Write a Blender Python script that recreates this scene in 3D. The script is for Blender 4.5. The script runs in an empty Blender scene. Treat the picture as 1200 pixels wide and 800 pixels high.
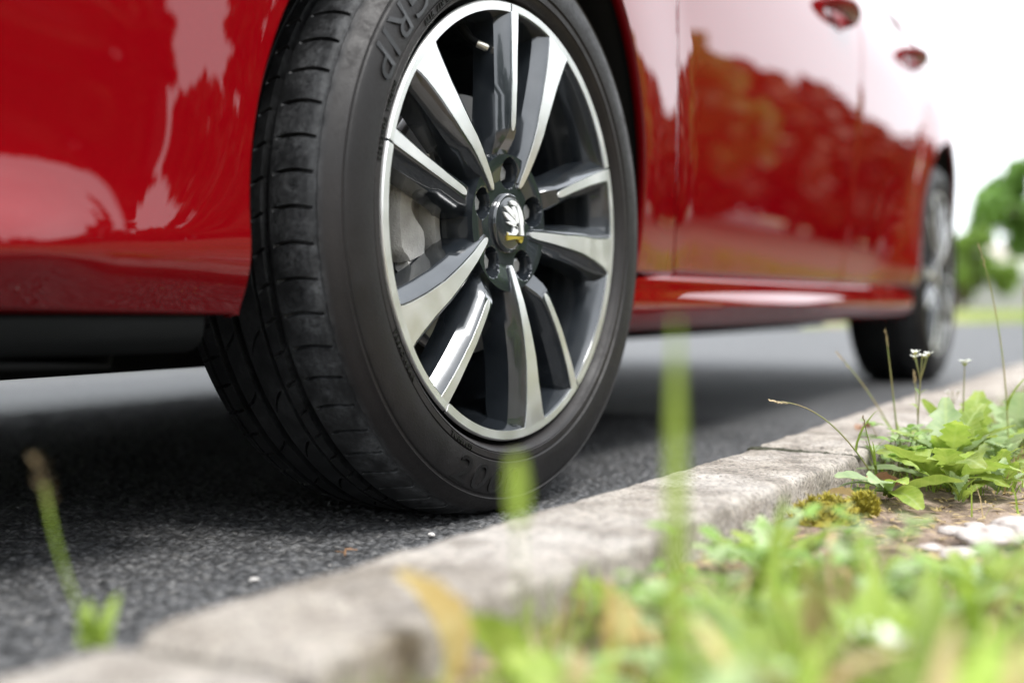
import bpy, bmesh, math, random
import numpy as np
from mathutils import Vector, Matrix, noise as mnoise

PI = math.pi
R = math.radians
C = bpy.context.scene.collection
random.seed(7)

# ------------------------------------------------------------------ camera
# world: X along the car towards its rear, Y from the kerb side into the road, Z up; the front wheel face is at y = 0
cam = bpy.data.cameras.new('camera')
camo = bpy.data.objects.new('camera', cam)
C.objects.link(camo)
YAW, PITCH = 1.0783860, -0.0305975
fwd = Vector((math.sin(YAW) * math.cos(PITCH), math.cos(YAW) * math.cos(PITCH), math.sin(PITCH)))
camo.location = (-1.1946, -0.63751, 0.22623)
camo.rotation_euler = fwd.to_track_quat('-Z', 'Y').to_euler()
cam.sensor_width = 36
cam.lens = 44.2
cam.clip_start = 0.02
cam.clip_end = 2000
cam.dof.use_dof = True
cam.dof.focus_distance = 1.27
cam.dof.aperture_fstop = 2.2
cam.dof.aperture_blades = 9
bpy.context.scene.camera = camo

# ------------------------------------------------------------------ sky, sun, exposure
SUN_EL, SUN_ROT = R(60), R(205)
world = bpy.data.worlds.new('World')
bpy.context.scene.world = world
world.use_nodes = True
nt = world.node_tree
bg = nt.nodes['Background']
sky = nt.nodes.new('ShaderNodeTexSky')
sky.sky_type = 'NISHITA'
sky.sun_disc = False
sky.sun_elevation = SUN_EL
sky.sun_rotation = SUN_ROT
sky.air_density = 1.0
sky.dust_density = 4.0
cl = nt.nodes.new('ShaderNodeTexNoise')
cl.inputs['Scale'].default_value = 2.2
cl.inputs['Detail'].default_value = 5
cr = nt.nodes.new('ShaderNodeValToRGB')
cr.color_ramp.elements[0].color = (11.1, 11.8, 12.6, 1)
cr.color_ramp.elements[1].color = (15.0, 15.5, 16.0, 1)
cr.color_ramp.elements[0].position = .3
cr.color_ramp.elements[1].position = .7
mx = nt.nodes.new('ShaderNodeMixRGB')
mx.inputs[0].default_value = .88
nt.links.new(cl.outputs[0], cr.inputs[0])
nt.links.new(sky.outputs[0], mx.inputs[1])
nt.links.new(cr.outputs[0], mx.inputs[2])
nt.links.new(mx.outputs[0], bg.inputs[0])
bg.inputs[1].default_value = 0.10
sunl = bpy.data.lights.new('sun', 'SUN')
sunl.energy = 2.0
sunl.angle = R(16)
sunl.color = (1, .975, .94)
suno = bpy.data.objects.new('sun', sunl)
C.objects.link(suno)
sv = Vector((math.sin(SUN_ROT) * math.cos(SUN_EL), math.cos(SUN_ROT) * math.cos(SUN_EL), math.sin(SUN_EL)))
suno.rotation_euler = sv.to_track_quat('Z', 'Y').to_euler()
suno.location = sv * 30
sc = bpy.context.scene
sc.view_settings.view_transform = 'Standard'
sc.view_settings.look = 'None'
sc.view_settings.exposure = 1.12
sc.view_settings.gamma = 1
sc.render.engine = 'CYCLES'
sc.cycles.use_denoising = True
sc.cycles.max_bounces = 8
sc.cycles.transparent_max_bounces = 8

# ------------------------------------------------------------------ helpers
def link(name, me, mat=None, parent=None, smooth=True):
    o = bpy.data.objects.new(name, me)
    C.objects.link(o)
    if mat is not None:
        me.materials.clear()
        for m in (mat if isinstance(mat, (list, tuple)) else [mat]):
            me.materials.append(m)
    if parent is not None:
        o.parent = parent
    if smooth and len(me.polygons):
        me.polygons.foreach_set('use_smooth', [True] * len(me.polygons))
    return o

def pyd(name, V, F, mat=None, parent=None, smooth=True):
    me = bpy.data.meshes.new(name)
    me.from_pydata([tuple(map(float, v)) for v in V], [], F)
    me.update()
    return link(name, me, mat, parent, smooth)

def tag(o, label=None, cat=None, group=None, kind=None):
    if label: o['label'] = label
    if cat: o['category'] = cat
    if group: o['group'] = group
    if kind: o['kind'] = kind
    return o

def empty(name, loc=(0, 0, 0), rz=0):
    o = bpy.data.objects.new(name, None)
    o.empty_display_size = .05
    C.objects.link(o)
    o.location = loc
    o.rotation_euler = (0, 0, rz)
    return o

def grid_faces(nr, nc, close_c=False, close_r=False, flip=False, base=0):
    F = []
    for i in range(nr if close_r else nr - 1):
        for j in range(nc if close_c else nc - 1):
            a, b = base + i * nc + j, base + i * nc + (j + 1) % nc
            c, d = base + ((i + 1) % nr) * nc + (j + 1) % nc, base + ((i + 1) % nr) * nc + j
            F.append((a, d, c, b) if flip else (a, b, c, d))
    return F

class MB:
    """collects verts and faces of one mesh"""
    def __init__(s): s.V = []; s.F = []
    def grid(s, rows, close_c=False, close_r=False, flip=False):
        b = len(s.V)
        nr, nc = len(rows), len(rows[0])
        for r in rows: s.V += [tuple(v) for v in r]
        s.F += grid_faces(nr, nc, close_c, close_r, flip, b)
        return s
    def cap(s, pts, flip=False):
        b = len(s.V); s.V += [tuple(p) for p in pts]
        f = list(range(b, b + len(pts))); s.F.append(tuple(f[::-1] if flip else f)); return s
    def loft(s, secs, flip=False):
        s.grid(secs, close_c=True, flip=flip)
        s.cap(secs[0], not flip); s.cap(secs[-1], flip); return s
    def box(s, c, d, m=None):
        x, y, z = d[0] / 2, d[1] / 2, d[2] / 2
        P = [Vector((sx * x, sy * y, sz * z)) for sz in (-1, 1) for sx, sy in ((-1, -1), (1, -1), (1, 1), (-1, 1))]
        if m is not None: P = [m @ p for p in P]
        b = len(s.V); s.V += [tuple(p + Vector(c)) for p in P]
        s.F += [tuple(b + i for i in f) for f in ((3, 2, 1, 0), (4, 5, 6, 7), (0, 1, 5, 4), (1, 2, 6, 5), (2, 3, 7, 6), (3, 0, 4, 7))]
        return s
    def tube(s, pts, rad, n=6):
        pts = [Vector(p) for p in pts]; secs = []
        for i, p in enumerate(pts):
            t = (pts[min(i + 1, len(pts) - 1)] - pts[max(i - 1, 0)]).normalized()
            u = t.orthogonal().normalized() if i == 0 else (u - t * u.dot(t)).normalized()
            v = t.cross(u); rr = rad[i] if isinstance(rad, (list, tuple)) else rad
            secs.append([p + (u * math.cos(a) + v * math.sin(a)) * rr for a in [2 * PI * k / n for k in range(n)]])
        return s.loft(secs)
    def build(s, name, mat=None, parent=None, smooth=True, recalc=False, sharp=None):
        o = pyd(name, s.V, s.F, mat, parent, smooth)
        if recalc:
            bm = bmesh.new(); bm.from_mesh(o.data)
            bmesh.ops.remove_doubles(bm, verts=bm.verts, dist=1e-6)
            bmesh.ops.recalc_face_normals(bm, faces=bm.faces)
            bm.to_mesh(o.data); bm.free()
        if sharp is not None:
            o.data.set_sharp_from_angle(angle=R(sharp))
        return o

def interp(x, xs, ys): return float(np.interp(x, xs, ys))
def spl(x, xs, ys):
    if x <= xs[0]: return ys[0]
    if x >= xs[-1]: return ys[-1]
    k = max(i for i in range(len(xs) - 1) if xs[i] <= x); h = xs[k + 1] - xs[k]; t = (x - xs[k]) / h
    def sl(i):
        if i == 0 or i == len(xs) - 1: return 0.
        return (ys[i + 1] - ys[i - 1]) / (xs[i + 1] - xs[i - 1])
    m0, m1 = sl(k) * h, sl(k + 1) * h
    return (2 * t ** 3 - 3 * t * t + 1) * ys[k] + (t ** 3 - 2 * t * t + t) * m0 + (-2 * t ** 3 + 3 * t * t) * ys[k + 1] + (t ** 3 - t * t) * m1
def smooth01(t): t = max(0., min(1., t)); return t * t * (3 - 2 * t)

# ------------------------------------------------------------------ materials
def mat(name, col, rough=.5, metal=0., coat=0., coat_rough=.03, spec=.5, trans=0.):
    m = bpy.data.materials.new(name); m.use_nodes = True
    b = m.node_tree.nodes['Principled BSDF']
    b.inputs['Base Color'].default_value = (*col, 1)
    b.inputs['Roughness'].default_value = rough
    b.inputs['Metallic'].default_value = metal
    b.inputs['Coat Weight'].default_value = coat
    b.inputs['Coat Roughness'].default_value = coat_rough
    b.inputs['Specular IOR Level'].default_value = spec
    return m

def nd(m, t, **kw):
    n = m.node_tree.nodes.new(t)
    for k, v in kw.items():
        if k in n.inputs: n.inputs[k].default_value = v
        else: setattr(n, k, v)
    return n
def lk(m, a, b): m.node_tree.links.new(a, b)
def bsdf(m): return m.node_tree.nodes['Principled BSDF']
def coords(m, kind='Object'):
    return nd(m, 'ShaderNodeTexCoord').outputs[kind]
def noise(m, scale, detail=4, rough=.55, kind='Object'):
    n = nd(m, 'ShaderNodeTexNoise', Scale=scale, Detail=detail, Roughness=rough)
    lk(m, coords(m, kind), n.inputs['Vector']); return n.outputs['Fac']
def ramp(m, fac, stops, interp_='LINEAR'):
    n = nd(m, 'ShaderNodeValToRGB'); e = n.color_ramp.elements
    n.color_ramp.interpolation = interp_
    while len(e) < len(stops): e.new(.5)
    for k, (p, c) in enumerate(stops):
        e[k].position = p; e[k].color = (*c, 1) if len(c) == 3 else c
    lk(m, fac, n.inputs[0]); return n.outputs[0]
def mix(m, fac, a, b, mode='MIX'):
    n = nd(m, 'ShaderNodeMixRGB', blend_type=mode)
    for i, v in ((0, fac), (1, a), (2, b)):
        if isinstance(v, (int, float)): n.inputs[i].default_value = v
        elif isinstance(v, tuple): n.inputs[i].default_value = (*v, 1)
        else: lk(m, v, n.inputs[i])
    return n.outputs[0]
def bump(m, h, strength=.3, dist=.01):
    n = nd(m, 'ShaderNodeBump', Strength=strength, Distance=dist)
    lk(m, h, n.inputs['Height']); lk(m, n.outputs[0], bsdf(m).inputs['Normal']); return n
def setc(m, c): lk(m, c, bsdf(m).inputs['Base Color'])
def voro(m, scale, feature='F1', kind='Object', rnd=1.):
    n = nd(m, 'ShaderNodeTexVoronoi', Scale=scale, feature=feature, Randomness=rnd)
    lk(m, coords(m, kind), n.inputs['Vector']); return n

# red car paint: pigment with a fine orange peel, dust specks and a clear coat
M_PAINT = mat('red_paint', (.42, .004, .010), .42, .0, 1., .015, spec=0.)
n1 = noise(M_PAINT, 900, 2)
pig = ramp(M_PAINT, n1, [(.3, (.128, .0005, .0022)), (.7, (.165, .0008, .0032))])
vs = voro(M_PAINT, 85)
spk = ramp(M_PAINT, vs.outputs['Distance'], [(.05, (1, 1, 1)), (.085, (0, 0, 0))])
sel = ramp(M_PAINT, vs.outputs['Color'], [(.90, (0, 0, 0)), (.93, (.7, .7, .7))])
film = ramp(M_PAINT, noise(M_PAINT, 5, 7, .7), [(.5, (0, 0, 0)), (.9, (.014, .014, .014))])
msk = mix(M_PAINT, 1., mix(M_PAINT, 1., spk, sel, 'MULTIPLY'), film, 'ADD')
setc(M_PAINT, mix(M_PAINT, msk, pig, (.26, .20, .17)))
dn = ramp(M_PAINT, noise(M_PAINT, 7, 5), [(.45, (.008, .008, .008)), (.75, (.03, .03, .03))])
lk(M_PAINT, dn, bsdf(M_PAINT).inputs['Coat Roughness'])
M_TRIM = mat('black_trim', (.004, .0046, .005), .6, spec=.15)
bump(M_TRIM, noise(M_TRIM, 700, 2), .15, .001)
M_BLACK = mat('liner_black', (.004, .004, .004), .8, spec=.2)
bump(M_BLACK, noise(M_BLACK, 300, 2), .3, .002)
M_GLASS = mat('window_glass', (.015, .018, .02), .02, 0, 1., .01)
# alloy wheel
M_RIM = mat('rim_grey_paint', (.022, .027, .033), .2, .35, 1., .02, .7)
bump(M_RIM, noise(M_RIM, 60, 3), .02, .002)
setc(M_RIM, ramp(M_RIM, noise(M_RIM, 40, 6), [(.35, (.016, .02, .025)), (.8, (.032, .037, .043))]))
M_MACH = mat('machined_alloy', (.90, .90, .895), .34, 1.)
tw = nd(M_MACH, 'ShaderNodeTexWave', wave_type='RINGS', rings_direction='Y', Scale=420, Distortion=.3)
lk(M_MACH, coords(M_MACH), tw.inputs['Vector'])
bump(M_MACH, tw.outputs['Fac'], .03, .0006)
lk(M_MACH, ramp(M_MACH, noise(M_MACH, 30, 5), [(.3, (.36, .36, .36)), (.8, (.50, .50, .50))]), bsdf(M_MACH).inputs['Roughness'])
M_DISC = mat('brake_disc_steel', (.50, .49, .48), .45, .7)
M_CAST = mat('cast_iron', (.34, .335, .32), .75, .25)
setc(M_CAST, ramp(M_CAST, noise(M_CAST, 25, 6), [(.3, (.32, .31, .29)), (.75, (.62, .61, .585))]))
bump(M_CAST, noise(M_CAST, 420, 4), .5, .002)
M_STEEL = mat('bolt_steel', (.30, .30, .30), .45, .8)
M_EMB = mat('emblem_silver', (.85, .86, .86), .35, .35)
M_GOLD = mat('emblem_gold', (.75, .58, .10), .3, .8)
M_CAP = mat('cap_black', (.02, .023, .027), .2, .2, 1., .02)
# rubber
M_TYRE = mat('tyre_rubber', (.03, .029, .029), .62, spec=.35)
g = nd(M_TYRE, 'ShaderNodeNewGeometry')
sxyz = nd(M_TYRE, 'ShaderNodeSeparateXYZ'); lk(M_TYRE, coords(M_TYRE), sxyz.inputs[0])
# tread band (y > .010) is black with grey dust, sidewall brown-grey
my = nd(M_TYRE, 'ShaderNodeMapRange'); lk(M_TYRE, sxyz.outputs['Y'], my.inputs[0])
my.inputs[1].default_value = .008; my.inputs[2].default_value = .016
dn1 = ramp(M_TYRE, noise(M_TYRE, 210, 8, .75), [(.34, (0, 0, 0)), (.60, (1, 1, 1))])
dn2 = ramp(M_TYRE, noise(M_TYRE, 38, 5, .6), [(.36, (.12, .12, .12)), (.66, (1, 1, 1))])
dsh = nd(M_TYRE, 'ShaderNodeMapRange'); lk(M_TYRE, sxyz.outputs['Y'], dsh.inputs[0])
dsh.inputs[1].default_value = .07; dsh.inputs[2].default_value = .022; dsh.inputs[3].default_value = .30; dsh.inputs[4].default_value = 1.
dust = mix(M_TYRE, 1., mix(M_TYRE, 1., dn1, dn2, 'MULTIPLY'), dsh.outputs[0], 'MULTIPLY')
sp = voro(M_TYRE, 240)
spots = ramp(M_TYRE, sp.outputs['Distance'], [(.10, (1, 1, 1)), (.16, (0, 0, 0))])
spotsel = ramp(M_TYRE, sp.outputs['Color'], [(.955, (0, 0, 0)), (.965, (1, 1, 1))])
tread = mix(M_TYRE, dust, (.0042, .0045, .0050), (.072, .0745, .078))
tread = mix(M_TYRE, mix(M_TYRE, 1., spots, spotsel, 'MULTIPLY'), tread, (.28, .27, .25))
rad = nd(M_TYRE, 'ShaderNodeVectorMath', operation='LENGTH'); rv = nd(M_TYRE, 'ShaderNodeCombineXYZ')
lk(M_TYRE, sxyz.outputs['X'], rv.inputs['X']); lk(M_TYRE, sxyz.outputs['Z'], rv.inputs['Z']); lk(M_TYRE, rv.outputs[0], rad.inputs[0])
band = ramp(M_TYRE, rad.outputs['Value'], [(.2545, (1.25, 1.2, 1.2)), (.2556, (.78, .78, .8)), (.290, (.78, .78, .8)), (.2945, (1.1, 1.05, 1.05))])
side0 = ramp(M_TYRE, noise(M_TYRE, 16, 7, .6), [(.3, (.0052, .0044, .0044)), (.62, (.0098, .0083, .0081)), (.8, (.017, .0145, .0138))])
side = mix(M_TYRE, 1., side0, band, 'MULTIPLY')
setc(M_TYRE, mix(M_TYRE, my.outputs[0], side, tread))
lk(M_TYRE, ramp(M_TYRE, dust, [(0, (.46, .46, .46)), (1, (.72, .72, .72))]), bsdf(M_TYRE).inputs['Roughness'])
bump(M_TYRE, noise(M_TYRE, 500, 4), .25, .0012)
M_LETTER = mat('tyre_lettering', (.004, .0038, .0038), .33, spec=.5)
M_VALVE = mat('valve_metal', (.5, .48, .42), .35, .9)

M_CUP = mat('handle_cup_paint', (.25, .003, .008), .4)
# ground materials
M_ASPH = mat('asphalt', (.05, .05, .05), .62, spec=.4)
va = voro(M_ASPH, 130)
vb = voro(M_ASPH, 95)
stone = ramp(M_ASPH, va.outputs['Color'], [(.0, (.046, .047, .049)), (.55, (.096, .097, .100)), (.965, (.135, .133, .13)), (.995, (.30, .29, .28))])
edge = ramp(M_ASPH, va.outputs['Distance'], [(.25, (1, 1, 1)), (.8, (.3, .3, .3))])
lg = ramp(M_ASPH, noise(M_ASPH, 1.3, 5), [(.3, (.8, .8, .8)), (.7, (1.2, 1.2, 1.2))])
setc(M_ASPH, mix(M_ASPH, 1., mix(M_ASPH, 1., stone, edge, 'MULTIPLY'), lg, 'MULTIPLY'))
inv = nd(M_ASPH, 'ShaderNodeMath', operation='SUBTRACT'); inv.inputs[0].default_value = 1.
lk(M_ASPH, va.outputs['Distance'], inv.inputs[1])
bump(M_ASPH, inv.outputs[0], .7, .004)

M_KERB = mat('kerb_concrete', (.36, .33, .31), .9)
kn = ramp(M_KERB, noise(M_KERB, 22, 8, .7), [(.30, (.19, .172, .152)), (.5, (.40, .372, .342)), (.70, (.54, .51, .472))])
kv = voro(M_KERB, 330)
kg = ramp(M_KERB, kv.outputs['Color'], [(.0, (.42, .41, .40)), (.4, (.95, .95, .95)), (1., (1.36, 1.33, 1.30))])
kst = ramp(M_KERB, noise(M_KERB, 7, 7, .65), [(.36, (1.12, 1.11, 1.1)), (.5, (.95, .92, .88)), (.66, (.70, .66, .60))])
setc(M_KERB, mix(M_KERB, 1., mix(M_KERB, 1., kn, kg, 'MULTIPLY'), kst, 'MULTIPLY'))
bump(M_KERB, noise(M_KERB, 330, 6, .75), .9, .005)

M_SOIL = mat('soil', (.16, .11, .08), .95)
setc(M_SOIL, ramp(M_SOIL, noise(M_SOIL, 28, 8, .7), [(.3, (.075, .05, .036)), (.5, (.20, .145, .105)), (.7, (.36, .28, .22))]))
bump(M_SOIL, noise(M_SOIL, 160, 6), .8, .006)
M_FARGRASS = mat('far_grass_ground', (.2, .22, .07), .95)
setc(M_FARGRASS, ramp(M_FARGRASS, noise(M_FARGRASS, 1.6, 8, .7), [(.32, (.30, .23, .15)), (.45, (.22, .22, .07)), (.65, (.17, .23, .045))]))

def leafmat(name, a, b, trans=.45, rough=.42, scale=30, rib=False):
    m = mat(name, a, rough)
    oi = nd(m, 'ShaderNodeObjectInfo')
    c = ramp(m, noise(m, scale, 4), [(.35, a), (.68, b)])
    hv = nd(m, 'ShaderNodeHueSaturation')
    mr = nd(m, 'ShaderNodeMapRange'); lk(m, oi.outputs['Random'], mr.inputs[0])
    mr.inputs[3].default_value = .75; mr.inputs[4].default_value = 1.25
    lk(m, c, hv.inputs['Color']); lk(m, mr.outputs[0], hv.inputs['Value'])
    setc(m, hv.outputs[0])
    if rib:
        sx_ = nd(m, 'ShaderNodeSeparateXYZ'); lk(m, coords(m), sx_.inputs[0])
        ab = nd(m, 'ShaderNodeMath', operation='ABSOLUTE'); lk(m, sx_.outputs['Y'], ab.inputs[0])
        rb = ramp(m, ab.outputs[0], [(.006, (.55, .55, .55)), (.022, (0, 0, 0))])
        ad = nd(m, 'ShaderNodeMath', operation='MULTIPLY_ADD'); lk(m, ab.outputs[0], ad.inputs[0]); ad.inputs[1].default_value = -.8; lk(m, sx_.outputs['X'], ad.inputs[2])
        sn = nd(m, 'ShaderNodeMath', operation='PINGPONG'); lk(m, ad.outputs[0], sn.inputs[0]); sn.inputs[1].default_value = .045
        ve = ramp(m, sn.outputs[0], [(.003, (.28, .28, .28)), (.012, (0, 0, 0))])
        mxx = mix(m, 1., rb, ve, 'ADD')
        c2 = mix(m, mxx, hv.outputs[0], (.42, .52, .20))
        setc(m, c2)
    t = nd(m, 'ShaderNodeBsdfTranslucent'); lk(m, hv.outputs[0], t.inputs[0])
    ms = nd(m, 'ShaderNodeMixShader'); ms.inputs[0].default_value = trans
    out = m.node_tree.nodes['Material Output']
    lk(m, bsdf(m).outputs[0], ms.inputs[1]); lk(m, t.outputs[0], ms.inputs[2]); lk(m, ms.outputs[0], out.inputs[0])
    return m
M_LEAF = leafmat('dandelion_leaf', (.215, .315, .043), (.34, .43, .08), scale=6, rib=True)
M_LEAF2 = leafmat('pale_leaf', (.30, .42, .19), (.42, .52, .27), scale=6, rib=True)
M_CLOVER = leafmat('clover_leaf', (.15, .28, .045), (.25, .40, .09), scale=5, rib=True)
M_BLADE = leafmat('grass_blade', (.21, .31, .04), (.33, .43, .072))
M_DRY = leafmat('dry_blade', (.38, .28, .13), (.50, .38, .19), .3)
M_BROWN = leafmat('brown_leaf', (.22, .115, .06), (.34, .20, .11), .2)
M_YELLOW = leafmat('yellow_leaf', (.48, .33, .11), (.62, .50, .24), .4, scale=7, rib=True)
M_MOSS = leafmat('moss', (.22, .20, .02), (.40, .33, .035), .2, .8)
M_STEM = leafmat('stem', (.17, .22, .06), (.24, .17, .08), .1)
M_PETAL = leafmat('petal', (.80, .80, .76), (.86, .86, .82), .3)
M_SEED = leafmat('seed_head', (.36, .28, .15), (.42, .33, .2), .3)
M_PALE = mat('pale_stone', (.62, .57, .54), .9)
setc(M_PALE, ramp(M_PALE, noise(M_PALE, 60, 6), [(.32, (.20, .16, .14)), (.44, (.36, .32, .295)), (.68, (.48, .44, .41))]))
bump(M_PALE, noise(M_PALE, 200, 4), .5, .003)
M_CHIP = mat('stone_chip', (.20, .19, .18), .85)
M_CHIP2 = mat('pale_chip', (.42, .40, .38), .85)
M_BARK = mat('bark', (.09, .065, .05), .95)
bump(M_BARK, noise(M_BARK, 9, 6), .8, .03)
M_PINE = leafmat('pine_needles', (.035, .075, .022), (.065, .12, .035), .15)
M_GREEN = leafmat('tree_leaves', (.10, .20, .03), (.15, .27, .05), .35)
M_LIME = leafmat('lime_leaves', (.22, .36, .06), (.30, .45, .09), .45)
M_AUT = leafmat('autumn_leaves', (.07, .045, .012), (.20, .09, .012), .2, scale=.6)

# ------------------------------------------------------------------ the road, kerb and verge
def smoothnoise(P, s, off=0):
    return mnoise.noise(Vector((P[0] * s + off, P[1] * s, P[2] * s)))

def worley(X, Y, cell, seed):
    """distance to the nearest jittered point and a random per point, over arrays"""
    ix, iy = np.floor(X / cell).astype(int), np.floor(Y / cell).astype(int)
    best = np.full(X.shape, 9.); val = np.zeros(X.shape)
    for dx in (-1, 0, 1):
        for dy in (-1, 0, 1):
            cx, cy = ix + dx, iy + dy
            h = (cx * 73856093 ^ cy * 19349663 ^ seed * 83492791) & 0xffffff
            jx = ((h * 1103515245 + 12345) >> 8 & 0xffff) / 65535.
            jy = ((h * 22695477 + 1) >> 8 & 0xffff) / 65535.
            hv = ((h * 69069 + 7) >> 6 & 0xffff) / 65535.
            d = np.hypot((cx + jx) - X / cell, (cy + jy) - Y / cell)
            m = d < best
            best = np.where(m, d, best); val = np.where(m, hv, val)
    return best, val

# asphalt: fine stones stand up as geometry beside the wheel, the rest is one sheet to the horizon
PX0, PX1, PY0, PY1 = -.95, 1.20, -.30, 1.50
nx, ny = 640, 540
xs = np.linspace(PX0, PX1, nx); ys = np.linspace(PY0, PY1, ny)
XX, YY = np.meshgrid(xs, ys)
d1, v1 = worley(XX, YY, .0088, 3)
d2, v2 = worley(XX, YY, .0052, 11)
H = np.clip((.70 - d1) * 2.4, 0, 1) * (.35 + .65 * v1) * .0034 + np.clip(.6 - d2, 0, 1) * .0014 - .002
ed = np.minimum.reduce([XX - PX0, PX1 - XX, YY - PY0, PY1 - YY])
H *= np.clip(ed / .05, 0, 1)
V = np.stack([XX, YY, H], -1).reshape(-1, 3).tolist()
F = grid_faces(ny, nx)
b = len(V)
far = 900.
V += [(PX0, PY0, 0), (PX1, PY0, 0), (PX1, PY1, 0), (PX0, PY1, 0), (-far, -far, 0), (far, -far, 0), (far, far, 0), (-far, far, 0)]
F += [(b + 4, b + 5, b + 1, b), (b + 5, b + 6, b + 2, b + 1), (b + 6, b + 7, b + 3, b + 2), (b + 7, b + 4, b, b + 3)]
tag(pyd('road', V, F, M_ASPH), kind='structure')

# kerb: concrete stones laid end to end, worn edges
def kerb_edge(x):   # front edge of the kerb at ground position x
    return interp(x, [-3, -.72, -.50, -.28, .2, .7, 2.1, 4, 9], [-.36, -.163, -.157, -.184, -.203, -.204, -.216, -.24, -.34])
kerb = bpy.data.objects.new('kerb', None)
C.objects.link(kerb); tag(kerb, kind='structure')
KW, KT = .122, .060
def kerb_stone(x0, x1, fine):
    n = int((x1 - x0) / (.0045 if fine else .02)); rows = []
    y0a, y0b = kerb_edge(x0 + .02), kerb_edge(x1 - .02)
    dz = .0035 if .2 < x0 < .3 else random.uniform(-.001, .001)
    if fine:
        prof = [(0, -.06), (0, -.02), (0, .0), (0, .012), (0, .024), (0, .036), (0, .048), (.0004, .055), (.0018, .0583), (.005, .0596)]
        prof += [(.007 + (KW - .014) * k / 26, KT) for k in range(1, 26)]
        prof += [(KW - .005, .0596), (KW - .0018, .0583), (KW - .0004, .055), (KW, .050)] + [(KW, .047 - .003 * k) for k in range(15)] + [(KW, -.06)]
    else:
        prof = [(0, -.06), (0, .03), (.001, .052), (.006, .059), (.04, KT), (.08, KT), (KW - .006, .059), (KW - .001, .052), (KW, .03), (KW, -.06)]
    for i in range(n + 1):
        f = i / n; x = x0 + (x1 - x0) * f
        ye = y0a + (y0b - y0a) * f
        endd = min(f, 1 - f) * (x1 - x0)
        row = []
        for (py, pz) in prof:
            e = smooth01(1 - endd / .009) * .007 if pz > .03 else 0
            P = (x, ye - py, pz)
            q = mnoise.fractal(Vector((x * 38, (ye - py) * 38, pz * 38)), .8, 2.2, 4)
            w = mnoise.noise(Vector((x * 9, py * 14, 5)))
            edge_w = max(0, 1 - min(abs(py), abs(KW - py)) / .012) * (1 if pz > .03 else .3)
            chip = max(0, mnoise.noise(Vector((x * 17, round(py / KW) * 9, 3.3))) - .10) * .010 * edge_w
            pit = max(0, mnoise.noise(Vector((x * 120, (ye - py) * 120, 7))) - .18) * .004
            rough = .0012 * q + .0014 * w - pit
            yy = ye - py + ((.0015 * q + .0012 * mnoise.noise(Vector((x * 140, 3, pz * 140)))) if pz < .055 else 0) + (-chip * .6 if py < KW / 2 else chip * .6)
            row.append((x, yy, pz + dz + (rough - chip - e if pz > .02 else 0)))
        rows.append(row)
    mb = MB().grid(rows)
    mb.cap(rows[0], True); mb.cap(rows[-1])
    o = mb.build('kerb_stone', M_KERB, kerb)
    o.data.set_sharp_from_angle(angle=R(60))
xj = [-2.72, -1.73, -.735, .205, 1.19, 2.18, 3.17, 4.16, 5.15, 6.14, 7.13, 8.12]
for k in range(len(xj) - 1):
    kerb_stone(xj[k] + .009, xj[k + 1] - .009, k in (1, 2, 3))

# verge: soil close by, a rough grassed sheet beyond, and the grassed verge on the far side of the road
def back_y(x): return kerb_edge(x) - KW
def soil_h(x, y):
    d = back_y(x) - y
    n = .007 * mnoise.noise(Vector((x * 8, y * 8, 0))) + .0035 * mnoise.noise(Vector((x * 30, y * 30, 2))) + .0018 * mnoise.noise(Vector((x * 90, y * 90, 4)))
    return .027 + n - .004 * math.exp(-d / .02)
rows = []
sx = np.linspace(-1.6, 3.4, 620)
for x in sx:
    yb = back_y(x) + .004
    rows.append([(x, yb - t, soil_h(x, yb - t)) for t in np.linspace(0, 1, 64) ** 1.5 * .75])
mb = MB().grid(rows)
b = len(mb.V)
def sheet(mb, pts):
    b = len(mb.V); mb.V += pts; mb.F.append(tuple(range(b, b + len(pts))))
last = [r[-1] for r in rows]
soil = mb.build('verge_soil', M_SOIL)
tag(soil, kind='structure')
M_LAWN = mat('worn_lawn', (.1, .1, .03), .95)
setc(M_LAWN, ramp(M_LAWN, noise(M_LAWN, 1.6, 8, .7), [(.32, (.13, .085, .06)), (.5, (.11, .08, .045)), (.68, (.08, .08, .03))]))
vb = MB()
vb.grid([[(p[0], p[1] + .004, p[2]) for p in last], [(p[0], -60, .02) for p in last]], flip=True)
xs2 = [3.4, 5, 7, 9, 14, 20]
vb.grid([[(x, back_y(min(x, 9)) + (.003 if x <= 9 else 0) - (x - 9) * .16 * (x > 9), .022) for x in xs2], [(x, -60, .02) for x in xs2]], flip=True)
vb.grid([[(x, -60, .02) for x in (-60, -1.6)], [(x, back_y(x) + .003, .022) for x in (-2.6, -1.6)]])
tag(vb.build('near_lawn', M_LAWN), kind='structure')
edge_far = [(-60, 3.0), (-8, 2.75), (2, 2.55), (5, 2.75), (8.0, 2.95), (11, 2.3), (14.2, 1.35), (18, -.3), (26, -4), (60, -20)]
fb = MB()
outer = [(-200, 300), (-60, 300), (0, 300), (40, 300), (90, 300), (140, 260), (200, 200), (260, 120), (300, 20), (300, -60)]
mid = [(a[0] + (o[0] - a[0]) * .03, a[1] + (o[1] - a[1]) * .03) for a, o in zip(edge_far, outer)]
def fz(x, y): return .035 + .01 * mnoise.noise(Vector((x, y, 0)))
fb.grid([[(x, y, .005) for x, y in edge_far], [(x, y + .06, .035) for x, y in edge_far], [(x, y, .05) for x, y in mid], [(x, y, .05) for x, y in outer]])
tag(fb.build('far_verge', M_FARGRASS, recalc=True), kind='structure')

# ------------------------------------------------------------------ the red car
car = empty('parked_car')
tag(car, 'glossy red hatchback parked beside the kerb on black tyres', 'car')
W2 = 1.80            # the far flank mirrors the near one about y = 0.9
WB, RT = 2.62, .312
ARCH = .375

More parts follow.
